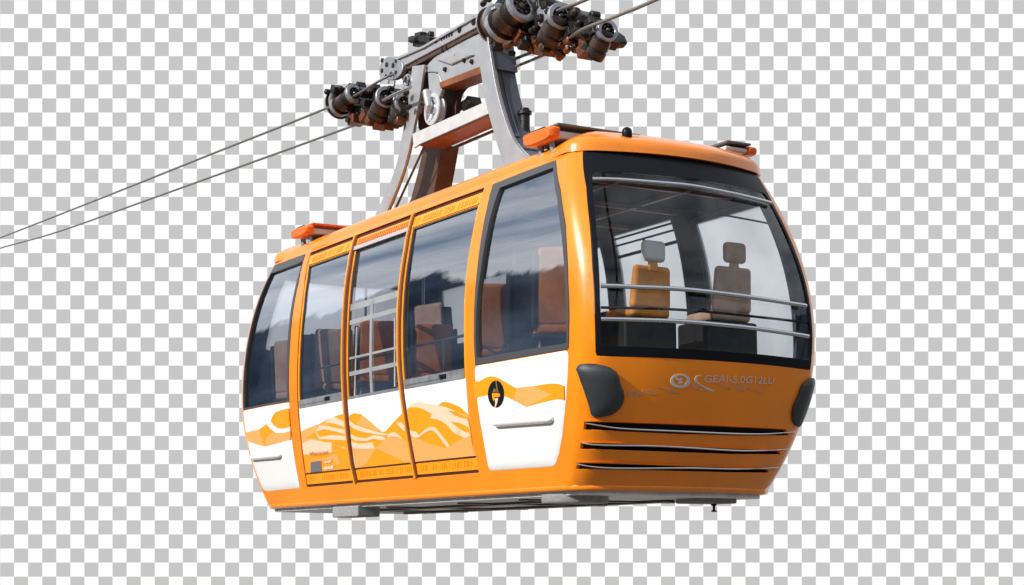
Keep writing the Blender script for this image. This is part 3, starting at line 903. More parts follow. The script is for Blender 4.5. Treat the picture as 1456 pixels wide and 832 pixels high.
# ------------------------------------------------------------------ seats
def rbox(bm, c, sz, mi=0, rot=None, taper=1.0):
    box(bm, c, sz, mi, rot, taper)
def seat(loc, ang, m, head=None, tall=1.0, hm=None, wdt=.48, base=False):
    R = Matrix.Rotation(ang, 3, 'Z'); L = Vector(loc)
    put = lambda v: L + R @ Vector(v)
    bm = bmesh.new()
    box(bm, put((0, 0, .47)), (wdt, .46, .10), 0, R)
    top = .50 + .64 * tall
    box(bm, put((0, -.22, .50 + .32 * tall)), (wdt, .09, .64 * tall), 0, R @ Matrix.Rotation(radians(-6), 3, 'X').inverted(), taper=.9)
    s_ = make('seat', bm, m, car, bevel=.045, seg=4)
    for x in (-1, 1):
        for y in (-.18, .18):
            bm = bmesh.new(); tube(bm, [put((x * wdt * .4, y, .44)), put((x * wdt * .42, y * 1.1, .0))], .016, 0, 8); make('leg', bm, ALU if m is not SEAT_O else BRASS, s_)
    if not head:
        for x in (-1, 1):
            bm = bmesh.new(); box(bm, put((x * (wdt / 2 + .01), -.20, .48 + .30 * tall)), (.05, .16, .62 * tall), 0, R @ Matrix.Rotation(radians(6), 3, 'X'), taper=.85); make('side_bolster', bm, SEAT_D, s_, bevel=.02)
        bm = bmesh.new(); box(bm, put((0, .0, .40)), (wdt + .06, .5, .05), 0, R); make('seat_pan', bm, SEAT_D, s_, bevel=.02)
    if base:
        bm = bmesh.new(); box(bm, put((0, .02, .22)), (wdt + .14, .5, .40), 0, R); make('seat_base', bm, SEAT_D, s_, bevel=.03)
    if head:
        bm = bmesh.new(); box(bm, put((0, -.27, top + .13)), (.25, .09, .20), 0, R); make('headrest', bm, hm or m, s_, bevel=.045, seg=4)
        bm = bmesh.new(); box(bm, put((0, -.26, top + .02)), (.12, .05, .16), 0, R, taper=.6); make('headrest_stalk', bm, m, s_, bevel=.015)
    return s_
FZ = .86
def at(px, y): r = on_y(px, 440, y); return r.x
st_ = seat((at(928, -3.25), -3.0, 1.14), 0, SEAT_O, True, .62, SEAT_W, .44, True); st_['label'] = 'orange seat with a white headrest behind the windscreen'
seat((at(1044, -3.25), -3.0, 1.17), 0, SEAT_B, True, .68, None, .45, True)
# seats behind the side windows
seat((-.78, -2.78, FZ + .10), radians(-28), SEAT_S, False, 1.12)
seat((-.78, -2.18, FZ+.04), radians(-20), SEAT_D, False, 1.1, None, .4, True)
seat((-.80, -1.60, FZ), radians(-25), SEAT_S, False, 1.0, None, .36)
seat((-.75, -.20, FZ - .1), radians(-25), SEAT_S, False, .8, None, .42)
seat((-.30, .35, FZ), radians(-75), SEAT_B, False, 1.15)
seat((-.70, 1.15, FZ), radians(-30), SEAT_S, False, .95)
seat((-.75, 2.25, FZ), radians(-30), SEAT_B, False, 1.0)
seat((-.75, 2.85, FZ), radians(-30), SEAT_D, False, 1.0)
seat((-.70, 3.35, FZ), radians(-75), SEAT_B, False, 1.0)
# ceiling ribs and stanchions
bm = bmesh.new()
for y in (-3.0, -2.1, -1.2, 0, 1.2, 2.4): box(bm, (0, y, 2.84), (2.1, .05, .05))
box(bm, (-.35, 0, 2.83), (.05, 6.4, .04)); box(bm, (.45, 0, 2.83), (.05, 6.4, .04))
make('ceiling_rib', bm, mat('brown_rib', (.30, .14, .08), .4), car, bevel=.006)
for x, y in ((-.2, -2.4), (-.35, -1.2), (-.3, .9), (-.3, 2.4)):
    bm = bmesh.new(); tube(bm, [(x, y, .86), (x, y, 2.85)], .016, 0); make('stanchion', bm, CHROME, car)
# low lining behind the seats on the far side, dark
bm = bmesh.new(); box(bm, (.95, .5, 1.12), (.12, 5.6, .5)); make('bench_back', bm, SEAT_D, car, bevel=.03)

# ------------------------------------------------------------------ roof bars
def roofbar(cx_, cy_, cz, length_x, w, sgn, tilt, k=1.0):
    """cross bar whose end sticks out over the roof edge; sgn -1 left, +1 right"""
    bm = bmesh.new()
    hw_ = w / 2
    pr = cr([(-hw_, .02), (-hw_ + .01, .085), (-.05, .10), (hw_ - .02, .10), (hw_, .05), (hw_ - .03, -.03), (0, -.05), (-hw_ + .03, -.035)], 3, True)
    pr = [(p[0], .1 + (p[1] - .1) * k) for p in pr]
    a = [bm.verts.new((cx_, cy_ + p[0], cz + p[1])) for p in pr]
    b = [bm.verts.new((cx_ - sgn * .07, cy_ + p[0], cz + p[1])) for p in pr]
    a2 = [bm.verts.new((cx_ + sgn * .03, cy_ + p[0] * .9, cz + .025 + (p[1] - .025) * .8)) for p in pr]
    n = len(pr)
    for i in range(n):
        bm.faces.new((a[i - 1], a[i], b[i], b[i - 1])); bm.faces.new((a2[i - 1], a2[i], a[i], a[i - 1]))
    bm.faces.new(a2); bm.faces.new(b[::-1])
    o = make('roof_bar', bm, RED_OR, car, bevel=.008, ang=50)
    bm = bmesh.new(); x1 = cx_ - sgn * length_x
    box(bm, ((cx_ - sgn * .071 + x1) / 2, cy_, cz + .1 - .085 * k), (abs(cx_ - sgn * .071 - x1), w * .86, .09 * k)); make('bar_core', bm, WHITE_ST, o, bevel=.02)
    bm = bmesh.new(); box(bm, ((cx_ - sgn * .05 + x1) / 2, cy_, cz + .112), (abs(cx_ - sgn * .05 - x1), w * 1.0, .022)); make('bar_top', bm, ROOFTOP if tilt else RED_OR, o, bevel=.006)
    bm = bmesh.new(); box(bm, (cx_ - sgn * .03, cy_ + .03, cz + .108), (.05, w * .45, .012), 0); make('bar_slot', bm, BLACK, o)
    for k in (-.1, .1):
        bm = bmesh.new(); tube(bm, [(cx_ - sgn * .08, cy_ + k, cz - .02), (cx_ - sgn * .1, cy_ + k, cz - .16)], .03); make('bar_foot', bm, ALU, o)
def place(px, py, x): q = on_x(px, py, x); return q
q = place(766, 200, -1.13); roofbar(q.x, q.y, q.z, .95, .50, -1, True, .9)
q = place(427, 335, -1.13); roofbar(q.x, q.y, q.z, .85, .48, -1, False, .8)
q = place(1058, 228, 1.06); roofbar(q.x, q.y, q.z, .34, .36, 1, True, .55)
bm = bmesh.new(); q = on_x(746, 165, -.1); lathe(bm, q - Vector((0, 0, .35)), (0, 0, 1), [(0, .055), (.36, .055), (.365, .075), (.40, .075), (.41, .05), (.43, .05)], 0, 20); make('roof_vent', bm, DARKM, car)

# ------------------------------------------------------------------ hanger
XL = -.36
def px3(pts, x): return [on_x(a, b, x) for a, b in pts]
def plate(name, pts, x, th, m, parent=car, bevel=.006, mi=None):
    bm = bmesh.new(); prism(bm, px3(pts, x), (th, 0, 0)); return make(name, bm, m, parent, bevel=bevel)
hang = bmesh.new()
# near leg: pale side flange, slate box behind it
nl_l = cr([(677, 52), (683, 100), (691.5, 150), (701, 185), (708, 210), (716, 232), (726, 262), (738, 295)], 3)
nl_r = cr([(692, 42), (697.5, 80), (706, 128), (719, 174), (731, 202), (749, 222), (772, 238), (800, 262)], 3)
hanger = plate('hanger_arm', nl_l + nl_r[::-1], XL, .035, GREY_ST)
fl_l = cr([(586, 94), (583, 120), (579, 148), (571, 196), (564, 232), (554, 260), (536, 300), (527, 320), (515, 345)], 3)
fl_r = cr([(603, 92), (599, 120), (594.5, 148), (586, 190), (578, 226), (567, 260), (551.5, 297), (542, 320), (531, 345)], 3)
plate('side_flange', fl_l + fl_r[::-1], XL, .035, GREY_ST, hanger)
nb_l = cr([(684, 55), (689, 100), (698, 150), (712, 188), (722, 210), (740, 240), (765, 285)], 3)
nb_r = cr([(693, 44), (698.5, 80), (707, 128), (720, 174), (732, 202), (750, 222), (770, 240), (798, 262)], 3)
bx = .27
plate('box_column', nb_l + nb_r[::-1], XL + .036, bx, SLATE, hanger)
# flange lip on the right of the box
lip_l = [on_x(a, b, XL + .036 + bx) for a, b in nb_r]
plate('column_edge', [(p[0] - 4, p[1]) for p in nb_l] + [(p[0] + 1.5, p[1]) for p in nb_r[::-1]], XL + .036 + .0, .0301, WHITE_ST, hanger)
bm = bmesh.new(); sh = [p + Vector((0, -.035, 0)) for p in px3(nb_r, XL + .036 + bx)]; tube(bm, sh, .022, 0, 8)
sh = px3([(p[0] - 1, p[1]) for p in nb_r[4:9]], XL + .12)
make('column_lip', bm, BROWN_ST, hanger)
# recessed access panel and seam of the slate column
def col_pt(t, u, d=0):   # t down the column, u across
    k = t * (len(nb_r) - 1); i = min(int(k), len(nb_r) - 2); f = k - i
    a = (nb_r[i][0] + (nb_r[i + 1][0] - nb_r[i][0]) * f, nb_r[i][1] + (nb_r[i + 1][1] - nb_r[i][1]) * f)
    q = on_x(a[0], a[1], XL + .036); return Vector((q.x + u * bx, q.y - d, q.z))
bm = bmesh.new()
for (t0, t1, u0, u1, d, mi) in ((.12, .52, .08, .12, .014, 0), (.12, .52, .34, .38, .014, 0), (.12, .14, .08, .38, .014, 0), (.50, .52, .08, .38, .014, 0), (.62, .633, 0, 1, .012, 1), (.03, .2, .0, 1.05, .03, 0)):
    n = 6; A = [[bm.verts.new(col_pt(t0 + (t1 - t0) * i / n, u, dd)) for u, dd in ((u0, -.01), (u0, d), (u1, d), (u1, -.01))] for i in range(n + 1)]
    for a, b in zip(A, A[1:]):
        for k in range(4): bm.faces.new((a[k], a[(k + 1) % 4], b[(k + 1) % 4], b[k])).material_index = mi
    bm.faces.new(A[0][::-1]); bm.faces.new(A[-1])
make('access_panel', bm, [SLATE, BLACK], hanger)
# far leg: brown inside face, plus the second column on the far side
plate('box_column', cr([(592, 110), (586, 160), (574, 216), (562, 256), (548, 290), (538, 315), (526, 345)], 3) + cr([(534, 345), (546, 315), (556, 291), (570, 256), (582, 216), (593, 160), (603, 105)], 3), XL + .036, .03, BROWN_ST, hanger)
q0, q1 = on_x(603, 209, XL + .1), on_x(567, 287, XL + .1)
bm = bmesh.new(); tube(bm, [q0, q1 + (q1 - q0) * .15], .014, 0, 8); make('stay_rod', bm, BROWN_ST, hanger)
# second column seen through the frame (offset to the right side)
bm = bmesh.new()
prism(bm, px3([(603, 206), (629, 206), (623, 240), (617, 272), (612, 300), (604, 340), (560, 345), (572, 305), (584, 283), (594, 245)], XL + .33), (.22, 0, 0)); make('rear_column', bm, BROWN_ST, hanger, bevel=.006)
# mounting pads on the roof
for (px, py) in ((715, 235), (540, 300)):
    q = on_x(px, py, XL); bm = bmesh.new(); box(bm, (XL + .2, q.y + (-.15 if px > 600 else .1), ZG + .235), (.62, .55, .10)); make('roof_mount', bm, GREY_ST, hanger, bevel=.02)
# cross beam
plate('cross_beam', [(586, 190.5), (690, 144.5), (694, 162), (596, 205.5), (588, 211)], XL + .006, .03, WHITE_ST, hanger)
bm = bmesh.new(); prism(bm, px3([(590, 194), (692, 150), (694, 165), (598, 208)], XL + .037), (.30, 0, 0)); make('beam_box', bm, BOUNCE_OR, hanger, bevel=.004)
bm = bmesh.new(); a = px3([(596, 206.5), (694, 163.5)], XL); tube(bm, a, .010, 0, 8); b = [p + Vector((.345, 0, 0)) for p in px3([(598, 209), (695, 166)], XL)]; tube(bm, b, .018, 0, 8); make('beam_edge', bm, BROWN_ST, hanger)
# web behind, casting, pulley
plate('web_plate', cr([(606, 98), (640, 92), (682, 88), (684, 110), (664, 121), (652, 133), (648, 152), (643, 172), (600, 192), (594, 168)], 2, False), XL + .22, .06, BROWN_ST, hanger)
plate('gear_casting', cr([(604, 96), (618, 80), (640, 66), (682, 47), (690, 60), (690, 94), (655, 108), (626, 119), (622, 104), (606, 104)], 2, False), XL + .05, .17, GREY_ST, hanger, bevel=.02)
plate('casting_rib', [(620, 85), (655, 70), (672, 78), (640, 92)], XL + .02, .04, GREY_ST, hanger, bevel=.012)
plate('casting_rib', cr([(608, 104), (624, 106), (628, 128), (620, 142), (610, 134)], 2, False), XL + .03, .05, GREY_ST, hanger, bevel=.012)
plate('casting_flange', [(624, 117), (682, 94), (683, 105), (626, 126)], XL + .02, .24, BOUNCE_OR, hanger, bevel=.01)
for p in ((637, 68), (631, 71), (661, 86), (634, 99), (650, 79), (672, 88)):
    bm = bmesh.new(); lathe(bm, on_x(p[0], p[1], XL + .052), (-1, 0, 0), [(0, .028), (.008, .028), (.03, .022), (.032, .01)], 0, 14)
    make('bolt', bm, DARKM, hanger)
pu = on_x(619, 156, XL + .06)
bm = bmesh.new(); lathe(bm, pu, (-1, 0, 0), [(-.05, .17), (-.02, .185), (.0, .165), (.02, .165), (.035, .185), (.05, .18), (.052, .14), (.03, .12), (.02, .06), (.045, .055), (.05, .03)], 0, 40); make('pulley', bm, mat('white_pulley', (.62, .64, .68), .25, .3, coat=.4), hanger)
bm = bmesh.new(); tube(bm, [pu + Vector((-.06, .1, .22)), pu + Vector((-.09, -.02, .02)), pu + Vector((-.08, .05, -.12))], .03, 0, 10, radii=[.05, .045, .01]); make('pulley_arm', bm, GREY_ST, hanger)
# top gear beam
gb = plate('gear_beam', cr([(560, 84), (600, 66), (627, 49), (650, 36), (672, 25), (702, 10), (704, 27), (686, 34), (644, 57), (606, 77), (568, 97)], 1, False), XL + .01, .22, GREY_ST, hanger, bevel=.01)
plate('beam_lip', [(560, 83), (602, 64.5), (672, 24), (703, 9), (703.5, 12), (672, 27), (602, 68), (561, 86)], XL - .015, .26, GREY_ST, hanger, bevel=.003)
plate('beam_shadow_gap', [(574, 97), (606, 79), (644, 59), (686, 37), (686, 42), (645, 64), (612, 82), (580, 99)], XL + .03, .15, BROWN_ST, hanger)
bm = bmesh.new()
for p, r in (((674, 29.5), .055), ((680.5, 26), .055), ((653.5, 42), .042), ((620, 57.5), .035)): lathe(bm, on_x(p[0], p[1], XL + .01), (-1, 0, 0), [(-.01, r), (.006, r), (.008, r * .7)], 0, 14)
for i in range(5):
    a = on_x(628 + i * 3.6, 54.5 - i * 1.7, XL + .008); box(bm, a, (.01, .03, .05), 0)
make('beam_hole', bm, BLACK, gb)
bm = bmesh.new(); rr = random.Random(3)
for (px, py) in ((588, 56), (593, 54), (598, 50), (604, 55), (610, 52), (613, 57), (596, 61), (606, 60)):
    box(bm, on_x(px, py, XL + .05 + rr.uniform(0, .1)), (rr.uniform(.06, .12), rr.uniform(.08, .18), rr.uniform(.04, .08)), 0, Matrix.Rotation(rr.uniform(-.5, .5), 3, 'X'))
tube(bm, [on_x(585, 58, XL + .06), on_x(600, 50, XL + .06)], .035, 0, 12)
make('grip_lever', bm, DARKM, hanger, bevel=.01)
# perforated bracket at the far end of the beam
br = plate('perforated_bracket', cr([(541, 90), (548, 82), (556, 80), (563, 84), (571, 88), (572, 100), (566, 110), (556, 114), (546, 112), (539, 106)], 2, True), XL - .02, .06, ALU, hanger, bevel=.008)
for p, r in (((543.5, 86), .028), ((550, 92), .03), ((543.5, 100.5), .028), ((559, 93), .03), ((563, 87), .022), ((556, 106), .03), ((563, 103), .024), ((549, 108), .02)):
    bm = bmesh.new(); lathe(bm, on_x(p[0], p[1], XL - .02), (-1, 0, 0), [(-.01, r), (.01, r), (.012, r * .6)], 0, 14)
    make('bracket_bolt', bm, DARKM, br)
for c, r in (((557, 117), .085), ((577, 115), .06), ((579, 118), .10)):
    o = on_x(c[0], c[1], XL + .0); bm = bmesh.new(); tube(bm, [o + Vector((0, r * cos(t), r * sin(t))) for t in [2 * pi * k / 20 for k in range(20)]], .010, 0, 6)
    make('cable_loop', bm, CHROME, br)
plate('far_bearing', [(570, 92), (590, 88), (592, 112), (580, 125), (570, 112)], XL + .06, .14, BROWN_ST, hanger, bevel=.02)

# ------------------------------------------------------------------ carriages
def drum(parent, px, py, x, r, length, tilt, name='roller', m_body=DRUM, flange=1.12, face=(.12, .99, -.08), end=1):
    c = on_x(px, py, x)
    ax = Vector((-.10, cos(tilt), -sin(tilt))); fx = Vector(face).normalized()
    bm = bmesh.new()
    cb = c + fx * .035
    pr = [(-.02, r * .7), (0, r * .93), (length * .12, r * .95), (length * .14, r * .84), (length * .3, r * .82), (length * .32, r * .92), (length * .62, r * .95), (length * .64, r * .86), (length * .7, r * .86), (length * .72, r * flange), (length * .86, r * flange), (length * .88, r * .95), (length, r * .85)]
    lathe(bm, cb, ax, pr, 0, 40, mis=[2, 0, 2, 2, 2, 0, 2, 2, 0, end, end, 2])
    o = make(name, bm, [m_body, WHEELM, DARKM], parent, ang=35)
    bm = bmesh.new(); k = r * 1.08
    lathe(bm, c, -fx, [(-.045, k * .85), (-.04, k * .96), (-.01, k), (.008, k * .98), (.014, k * .93), (.014, k * .66), (.006, k * .60), (-.03, k * .57), (-.032, .01)], 0, 44, mis=[0, 0, 0, 0, 0, 0, 1, 1])
    make('rim', bm, [WHEELM, DARKM], o, ang=40)
    bm = bmesh.new(); rr = random.Random(int(px))
    u = fx.cross(Vector((0, 0, 1))).normalized(); v = fx.cross(u)
    lathe(bm, c + fx * .02, -fx, [(-.02, r * .25), (.03, r * .24), (.045, r * .14), (.05, .01)], 0, 16)
    for j in range(8):
        t = 2 * pi * j / 8 + rr.random() * .5; lathe(bm, c + (u * cos(t) + v * sin(t)) * r * .44 + fx * .02, -fx, [(-.01, r * .11), (.02, r * .11), (.035, r * .07)], 0, 8)
    make('hub', bm, mat_hub, o, ang=40)
    return o


mat_hub = mat('oily_hub_metal', (.09, .085, .085), .35, .8, var=.5, vscale=30, bump=.4, bscale=90)
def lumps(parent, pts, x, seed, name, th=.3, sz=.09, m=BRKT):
    """small castings strung along the foot of the carriage"""
    rr = random.Random(seed)
    for (px, py) in pts:
        bm = bmesh.new()
        c = on_x(px, py, x + rr.uniform(-.05, .1))
        k = rr.choice((0, 1, 2))
        s = sz * rr.uniform(.7, 1.3)
        if k == 0: box(bm, c, (s * 1.5, s * 1.4, s), 0, Matrix.Rotation(rr.uniform(-.6, .6), 3, 'X'))
        elif k == 1: lathe(bm, c + Vector((-s * .8, 0, 0)), (1, 0, 0), [(0, s * .45), (.01, s * .6), (s * 1.4, s * .6), (s * 1.45, s * .4)], 0, 14)
        else: lathe(bm, c, (0, 1, -.3), [(0, s * .3), (.02, s * .45), (s, s * .45), (s * 1.1, s * .3)], 0, 12)
        make(name, bm, m, parent, bevel=.006)


nc = empty('roller_carriage', on_x(790, 30, XL), 'large dark roller carriage at the near upper end of the cable car arm', 'roller carriage', 'roller carriages gripping the cable')
plate('carriage_beam', cr([(700, 8), (726, -14), (790, 2), (830, 22), (872, 48), (870, 66), (826, 66), (780, 60), (740, 52), (704, 44)], 2, False), XL + .12, .14, DARKM, nc, bevel=.02)
plate('carriage_plate', [(803, 20), (812, 12), (826, 18), (838, 26), (845, 46), (828, 62), (806, 50)], XL - .06, .2, DARKM, nc, bevel=.02)
plate('carriage_plate', [(762, 14), (770, 6), (782, 10), (790, 30), (780, 50), (764, 36)], XL - .02, .2, WHEELM, nc, bevel=.02)
drum(nc, 742, 9, XL - .12, .165, .44, .35, face=(-.12, .95, -.30))
drum(nc, 797.5, 23, XL - .12, .128, .29, .85, flange=.97, end=0)
drum(nc, 864, 43, XL - .12, .100, .28, .9, flange=.97, end=0)
drum(nc, 712, 30, XL + .10, .19, .16, .1, m_body=BROWN_ST)
drum(nc, 772, -9, XL + .1, .14, .2, .5, m_body=DARKM)
plate('carriage_plate', [(745, -8), (765, -6), (768, 24), (760, 50), (745, 46)], XL - .0, .1, DARKM, nc, bevel=.02)
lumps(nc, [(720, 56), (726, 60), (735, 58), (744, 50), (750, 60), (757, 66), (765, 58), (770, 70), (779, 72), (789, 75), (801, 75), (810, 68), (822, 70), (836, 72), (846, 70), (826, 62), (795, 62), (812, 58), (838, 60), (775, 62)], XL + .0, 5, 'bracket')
lumps(nc, [(757, 44), (762, 52), (772, 50), (762, 38), (770, 26), (780, 16), (812, 60), (820, 64), (830, 58), (836, 66), (776, 70), (744, 64), (814, 24), (826, 30), (835, 34), (820, 44), (832, 50), (842, 30), (700, 60), (706, 66), (728, 4), (700, 18), (694, 44), (760, 54), (800, 56), (858, 62), (718, 2)], XL - .08, 9, 'linkage', sz=.055, m=DARKM)
lumps(nc, [(690, 2), (694, -2), (706, 62), (710, 68), (728, 76), (846, 22), (855, 30)], XL, 14, 'linkage', sz=.06, m=DARKM)

lumps(nc, [(735, 30), (748, 36), (756, 30), (764, 44), (786, 62), (804, 42), (812, 48), (822, 40), (846, 58), (850, 48), (838, 22), (846, 30), (822, 14), (812, 10), (778, 8), (768, 10), (784, 68), (752, 58), (796, 70), (870, 62)], XL - .02, 77, 'linkage', sz=.075, m=DARKM)
lumps(hanger, [(657, 150), (662, 146), (667, 151), (671, 149)], XL + .35, 5, 'rear_fitting', sz=.09, m=DARKM)
fc = empty('roller_carriage', on_x(520, 140, XL), 'smaller looking dark roller carriage at the far lower end of the cable car arm', 'roller carriage', 'roller carriages gripping the cable')
plate('carriage_beam', cr([(478, 135), (500, 122), (525, 132), (560, 128), (582, 134), (584, 160), (565, 176), (530, 170), (495, 163), (474, 155)], 2, False), XL + .12, .16, DARKM, fc, bevel=.02)
drum(fc, 504, 133, XL - .12, .112, .42, .25, face=(-.12, .95, -.2))
drum(fc, 549.5, 138, XL - .12, .125, .30, .85, flange=.97, end=0)
drum(fc, 575, 146, XL - .04, .11, .26, .9, flange=.97, end=0)
drum(fc, 488, 144, XL + .08, .175, .12, .1, m_body=BROWN_ST)
lumps(fc, [(500, 168), (507, 171), (515, 170), (531, 172), (541, 176), (551, 178), (560, 176), (570, 171), (578, 166), (522, 166), (562, 168), (545, 168), (508, 162)], XL, 21, 'bracket', sz=.09)
lumps(fc, [(510, 160), (518, 158), (525, 140), (529, 148), (526, 130), (534, 160), (566, 165), (572, 168), (569, 132), (467, 131), (500, 125), (512, 124), (545, 126), (556, 126), (530, 174), (498, 171), (580, 130)], XL - .08, 33, 'linkage', sz=.06, m=DARKM)

lumps(fc, [(480, 128), (486, 124), (516, 140), (522, 146), (520, 132), (536, 158), (532, 150), (562, 158), (556, 160), (512, 152), (500, 152), (572, 160), (584, 150), (534, 126), (565, 130)], XL - .03, 41, 'linkage', sz=.075, m=DARKM)

# ------------------------------------------------------------------ cables
def cable(name, px, x, r, m, label, group=None, n=6, ext=0):
    pts = [on_x(a[0], a[1], a[2] if len(a) > 2 else x) for a in px]
    pts = [pts[0] + (pts[0] - pts[1]).normalized() * ext] + pts + [pts[-1] + (pts[-1] - pts[-2]).normalized() * 12] if ext else pts
    q = cr([tuple(p) for p in pts], n); bm = bmesh.new(); tube(bm, q, r, 0, 10); o = make(name, bm, m)
    o['label'] = label; o['category'] = 'cable'
    if group: o['group'] = group
    return o
cable('steel_cable', [(-60, 360.5), (0, 338.3), (150, 279.5), (300, 219.5), (400, 180), (462, 155), (503, 137), (545, 112), (575, 100, XL + .12), (620, 84, XL + .12), (720, 44, XL + .12), (770, 25, XL + .1), (797, 13.5, XL - .2), (835, -1, XL - .2), (900, -28, XL - .2)], XL - .14, .016, STEELC,
      'upper grey steel cable sloping down to the left through the rollers', 'cables running through the carriages', ext=30)
cable('steel_cable', [(-60, 372), (0, 353), (80, 330.5), (200, 288), (300, 252), (400, 216), (505, 178), (600, 144), (681, 115), (755, 86), (785, 72), (808, 56, XL), (828, 42, XL - .26), (872, 25, XL - .26), (935, -1, XL - .26), (1000, -29, XL - .26)], XL + .30, .016, STEELC,
      'lower grey steel cable running below the rollers and off the top right', 'cables running through the carriages', ext=30)
cable('black_cable', [(655, 121), (681, 110.5), (728, 86), (757, 74), (783, 62)], XL + .34, .017, BLACKC, 'short black cable behind the upper end of the grey arm')
bm = bmesh.new(); tube(bm, [on_x(545, 143, XL - .2), on_x(562, 134, XL - .2), on_x(584, 124, XL - .2)], .02, 0, 10); make('grip_rod', bm, CHROME, fc)

# ------------------------------------------------------------------ backdrop, world, light, camera
DB = 75.0
bm = bmesh.new(); sq = 20 / P['f'] * DB; nx, ny = 40, 40
c0 = CAM + CF * DB
org = c0 + CR * ((0 - 728) / P['f'] * DB) - CU * ((0 - 416) / P['f'] * DB)     # checker corner
A = lambda i, j, d: org + CR * (i * sq) - CU * (j * sq) + CF * d
vs = [bm.verts.new(A(i, j, d)) for d in (0, .3) for i, j in ((-40, -ny), (170, -ny), (170, ny + 42), (-40, ny + 42))]
for f in ((0, 1, 2, 3), (7, 6, 5, 4), (0, 4, 5, 1), (1, 5, 6, 2), (2, 6, 7, 3), (3, 7, 4, 0)): bm.faces.new([vs[i] for i in f])
me = bpy.data.meshes.new('glow_background'); bm.to_mesh(me); bm.free()
bd = bpy.data.objects.new('glow_background', me); COL.objects.link(bd); bd['kind'] = 'structure'
# give the board its own axes, so that the checks follow the board itself
Mw = Matrix((CR, -CU, CF)).transposed().to_4x4(); Mw.translation = org
me.transform(Mw.inverted()); bd.matrix_world = Mw
m = bpy.data.materials.new('checked_backdrop'); m.use_nodes = True; nt = m.node_tree
nt.nodes.remove(nt.nodes['Principled BSDF']); em = nt.nodes.new('ShaderNodeEmission')
tc = nt.nodes.new('ShaderNodeTexCoord'); mp = nt.nodes.new('ShaderNodeMapping'); mp.inputs['Location'].default_value = (0, 0, .5); mp.inputs['Scale'].default_value = (1 / sq, 1 / sq, 0)
ck = nt.nodes.new('ShaderNodeTexChecker'); ck.inputs['Scale'].default_value = 1
EXPO = 0.0
g_ = .5711 / 2 ** EXPO; w_ = 1.0 / 2 ** EXPO
ck.inputs['Color1'].default_value = (w_, w_, w_, 1); ck.inputs['Color2'].default_value = (g_, g_, g_, 1)
nt.links.new(tc.outputs['Object'], mp.inputs[0]); nt.links.new(mp.outputs[0], ck.inputs['Vector']); nt.links.new(ck.outputs[0], em.inputs[0]); nt.links.new(em.outputs[0], nt.nodes['Material Output'].inputs[0])
me.materials.append(m)

SUN = Vector((-.84, -.03, .50)).normalized()
el = math.asin(SUN.z); az = math.atan2(SUN.x, SUN.y)
w = bpy.data.worlds.new('World'); SC.world = w; w.use_nodes = True; nt = w.node_tree
bg = nt.nodes['Background']; glow_background = nt.nodes.new('ShaderNodeTexSky'); glow_background.sky_type = 'NISHITA'; glow_background.sun_disc = False
glow_background.sun_elevation = el; glow_background.sun_rotation = az; glow_background.dust_density = 1.5; glow_background.air_density = 1.0
tc = nt.nodes.new('ShaderNodeTexCoord'); sx = nt.nodes.new('ShaderNodeSeparateXYZ'); nt.links.new(tc.outputs['Generated'], sx.inputs[0])
# clouds
cn = nt.nodes.new('ShaderNodeTexNoise'); cn.inputs['Scale'].default_value = 3.0; cn.inputs['Detail'].default_value = 6; cn.inputs['Roughness'].default_value = .55
cmap = nt.nodes.new('ShaderNodeMapping'); cmap.inputs['Scale'].default_value = (1, 1, 3.2)
nt.links.new(tc.outputs['Generated'], cmap.inputs[0]); nt.links.new(cmap.outputs[0], cn.inputs['Vector'])
cr_ = nt.nodes.new('ShaderNodeMapRange'); cr_.inputs[1].default_value = .30; cr_.inputs[2].default_value = .58; cr_.inputs[4].default_value = .95
nt.links.new(cn.outputs['Fac'], cr_.inputs[0])
mc = nt.nodes.new('ShaderNodeMix'); mc.data_type = 'RGBA'; mc.inputs[7].default_value = (8.2, 8.4, 8.7, 1)
nt.links.new(cr_.outputs[0], mc.inputs[0]); nt.links.new(glow_background.outputs[0], mc.inputs[6])
# mountains round the horizon
rn = nt.nodes.new('ShaderNodeTexNoise'); rn.inputs['Scale'].default_value = 5; rn.inputs['Detail'].default_value = 8; rn.inputs['Roughness'].default_value = .6
rmap = nt.nodes.new('ShaderNodeMapping'); rmap.inputs['Scale'].default_value = (1, 1, .05)
nt.links.new(tc.outputs['Generated'], rmap.inputs[0]); nt.links.new(rmap.outputs[0], rn.inputs['Vector'])
ridge = nt.nodes.new('ShaderNodeMath'); ridge.operation = 'MULTIPLY_ADD'; ridge.inputs[1].default_value = .30; ridge.inputs[2].default_value = .075
nt.links.new(rn.outputs['Fac'], ridge.inputs[0])
ls = nt.nodes.new('ShaderNodeMath'); ls.operation = 'SUBTRACT'; nt.links.new(ridge.outputs[0], ls.inputs[0]); nt.links.new(sx.outputs[2], ls.inputs[1])
lt = nt.nodes.new('ShaderNodeMapRange'); lt.inputs[1].default_value = -.002; lt.inputs[2].default_value = .008; nt.links.new(ls.outputs[0], lt.inputs[0])
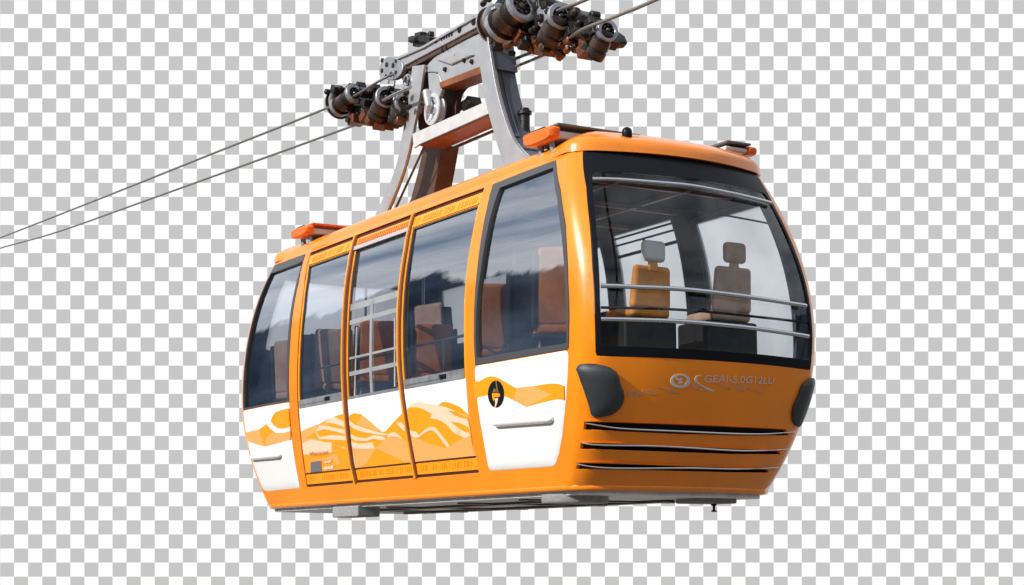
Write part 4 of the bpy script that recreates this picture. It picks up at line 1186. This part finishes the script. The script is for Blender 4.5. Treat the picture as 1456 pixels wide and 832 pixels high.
mn = nt.nodes.new('ShaderNodeTexNoise'); mn.inputs['Scale'].default_value = 14; mn.inputs['Detail'].default_value = 8; nt.links.new(tc.outputs['Generated'], mn.inputs['Vector'])
mcr = nt.nodes.new('ShaderNodeValToRGB'); nt.links.new(mn.outputs['Fac'], mcr.inputs[0])
mcr.color_ramp.elements[0].position = .35; mcr.color_ramp.elements[0].color = (.24, .36, .58, 1); mcr.color_ramp.elements[1].position = .7; mcr.color_ramp.elements[1].color = (1.1, 1.5, 2.1, 1)
mm = nt.nodes.new('ShaderNodeMix'); mm.data_type = 'RGBA'; nt.links.new(lt.outputs[0], mm.inputs[0]); nt.links.new(mc.outputs[2], mm.inputs[6]); nt.links.new(mcr.outputs[0], mm.inputs[7])
# unseen valley floor below the horizon, brightened as fill from below
lg = nt.nodes.new('ShaderNodeMath'); lg.operation = 'LESS_THAN'; lg.inputs[1].default_value = .0; nt.links.new(sx.outputs[2], lg.inputs[0])
mg = nt.nodes.new('ShaderNodeMix'); mg.data_type = 'RGBA'; mg.inputs[7].default_value = (1.7, 1.6, 1.4, 1)
nt.links.new(lg.outputs[0], mg.inputs[0]); nt.links.new(mm.outputs[2], mg.inputs[6]); nt.links.new(mg.outputs[2], bg.inputs[0])
bg.inputs[1].default_value = .12
ld = bpy.data.lights.new('sun', 'SUN'); ld.energy = 4.8; ld.angle = radians(.5); ld.color = (1, .965, .92)
lo = bpy.data.objects.new('sun', ld); COL.objects.link(lo); lo.rotation_euler = SUN.to_track_quat('Z', 'Y').to_euler(); lo.location = (-10, -8, 12)

cd = bpy.data.cameras.new('camera'); co = bpy.data.objects.new('camera', cd); COL.objects.link(co)
cd.sensor_width = 36; cd.lens = 36 * P['f'] / 1456; cd.clip_end = 500; cd.clip_start = .1
co.matrix_world = Matrix.Translation(CAM) @ Matrix((CR, CU, -CF)).transposed().to_4x4()
SC.camera = co
SC.view_settings.view_transform = 'Standard'; SC.view_settings.look = 'None'; SC.view_settings.exposure = EXPO; SC.view_settings.gamma = 1
SC.cycles.use_denoising = True
SC.cycles.max_bounces = 10; SC.cycles.transparent_max_bounces = 16
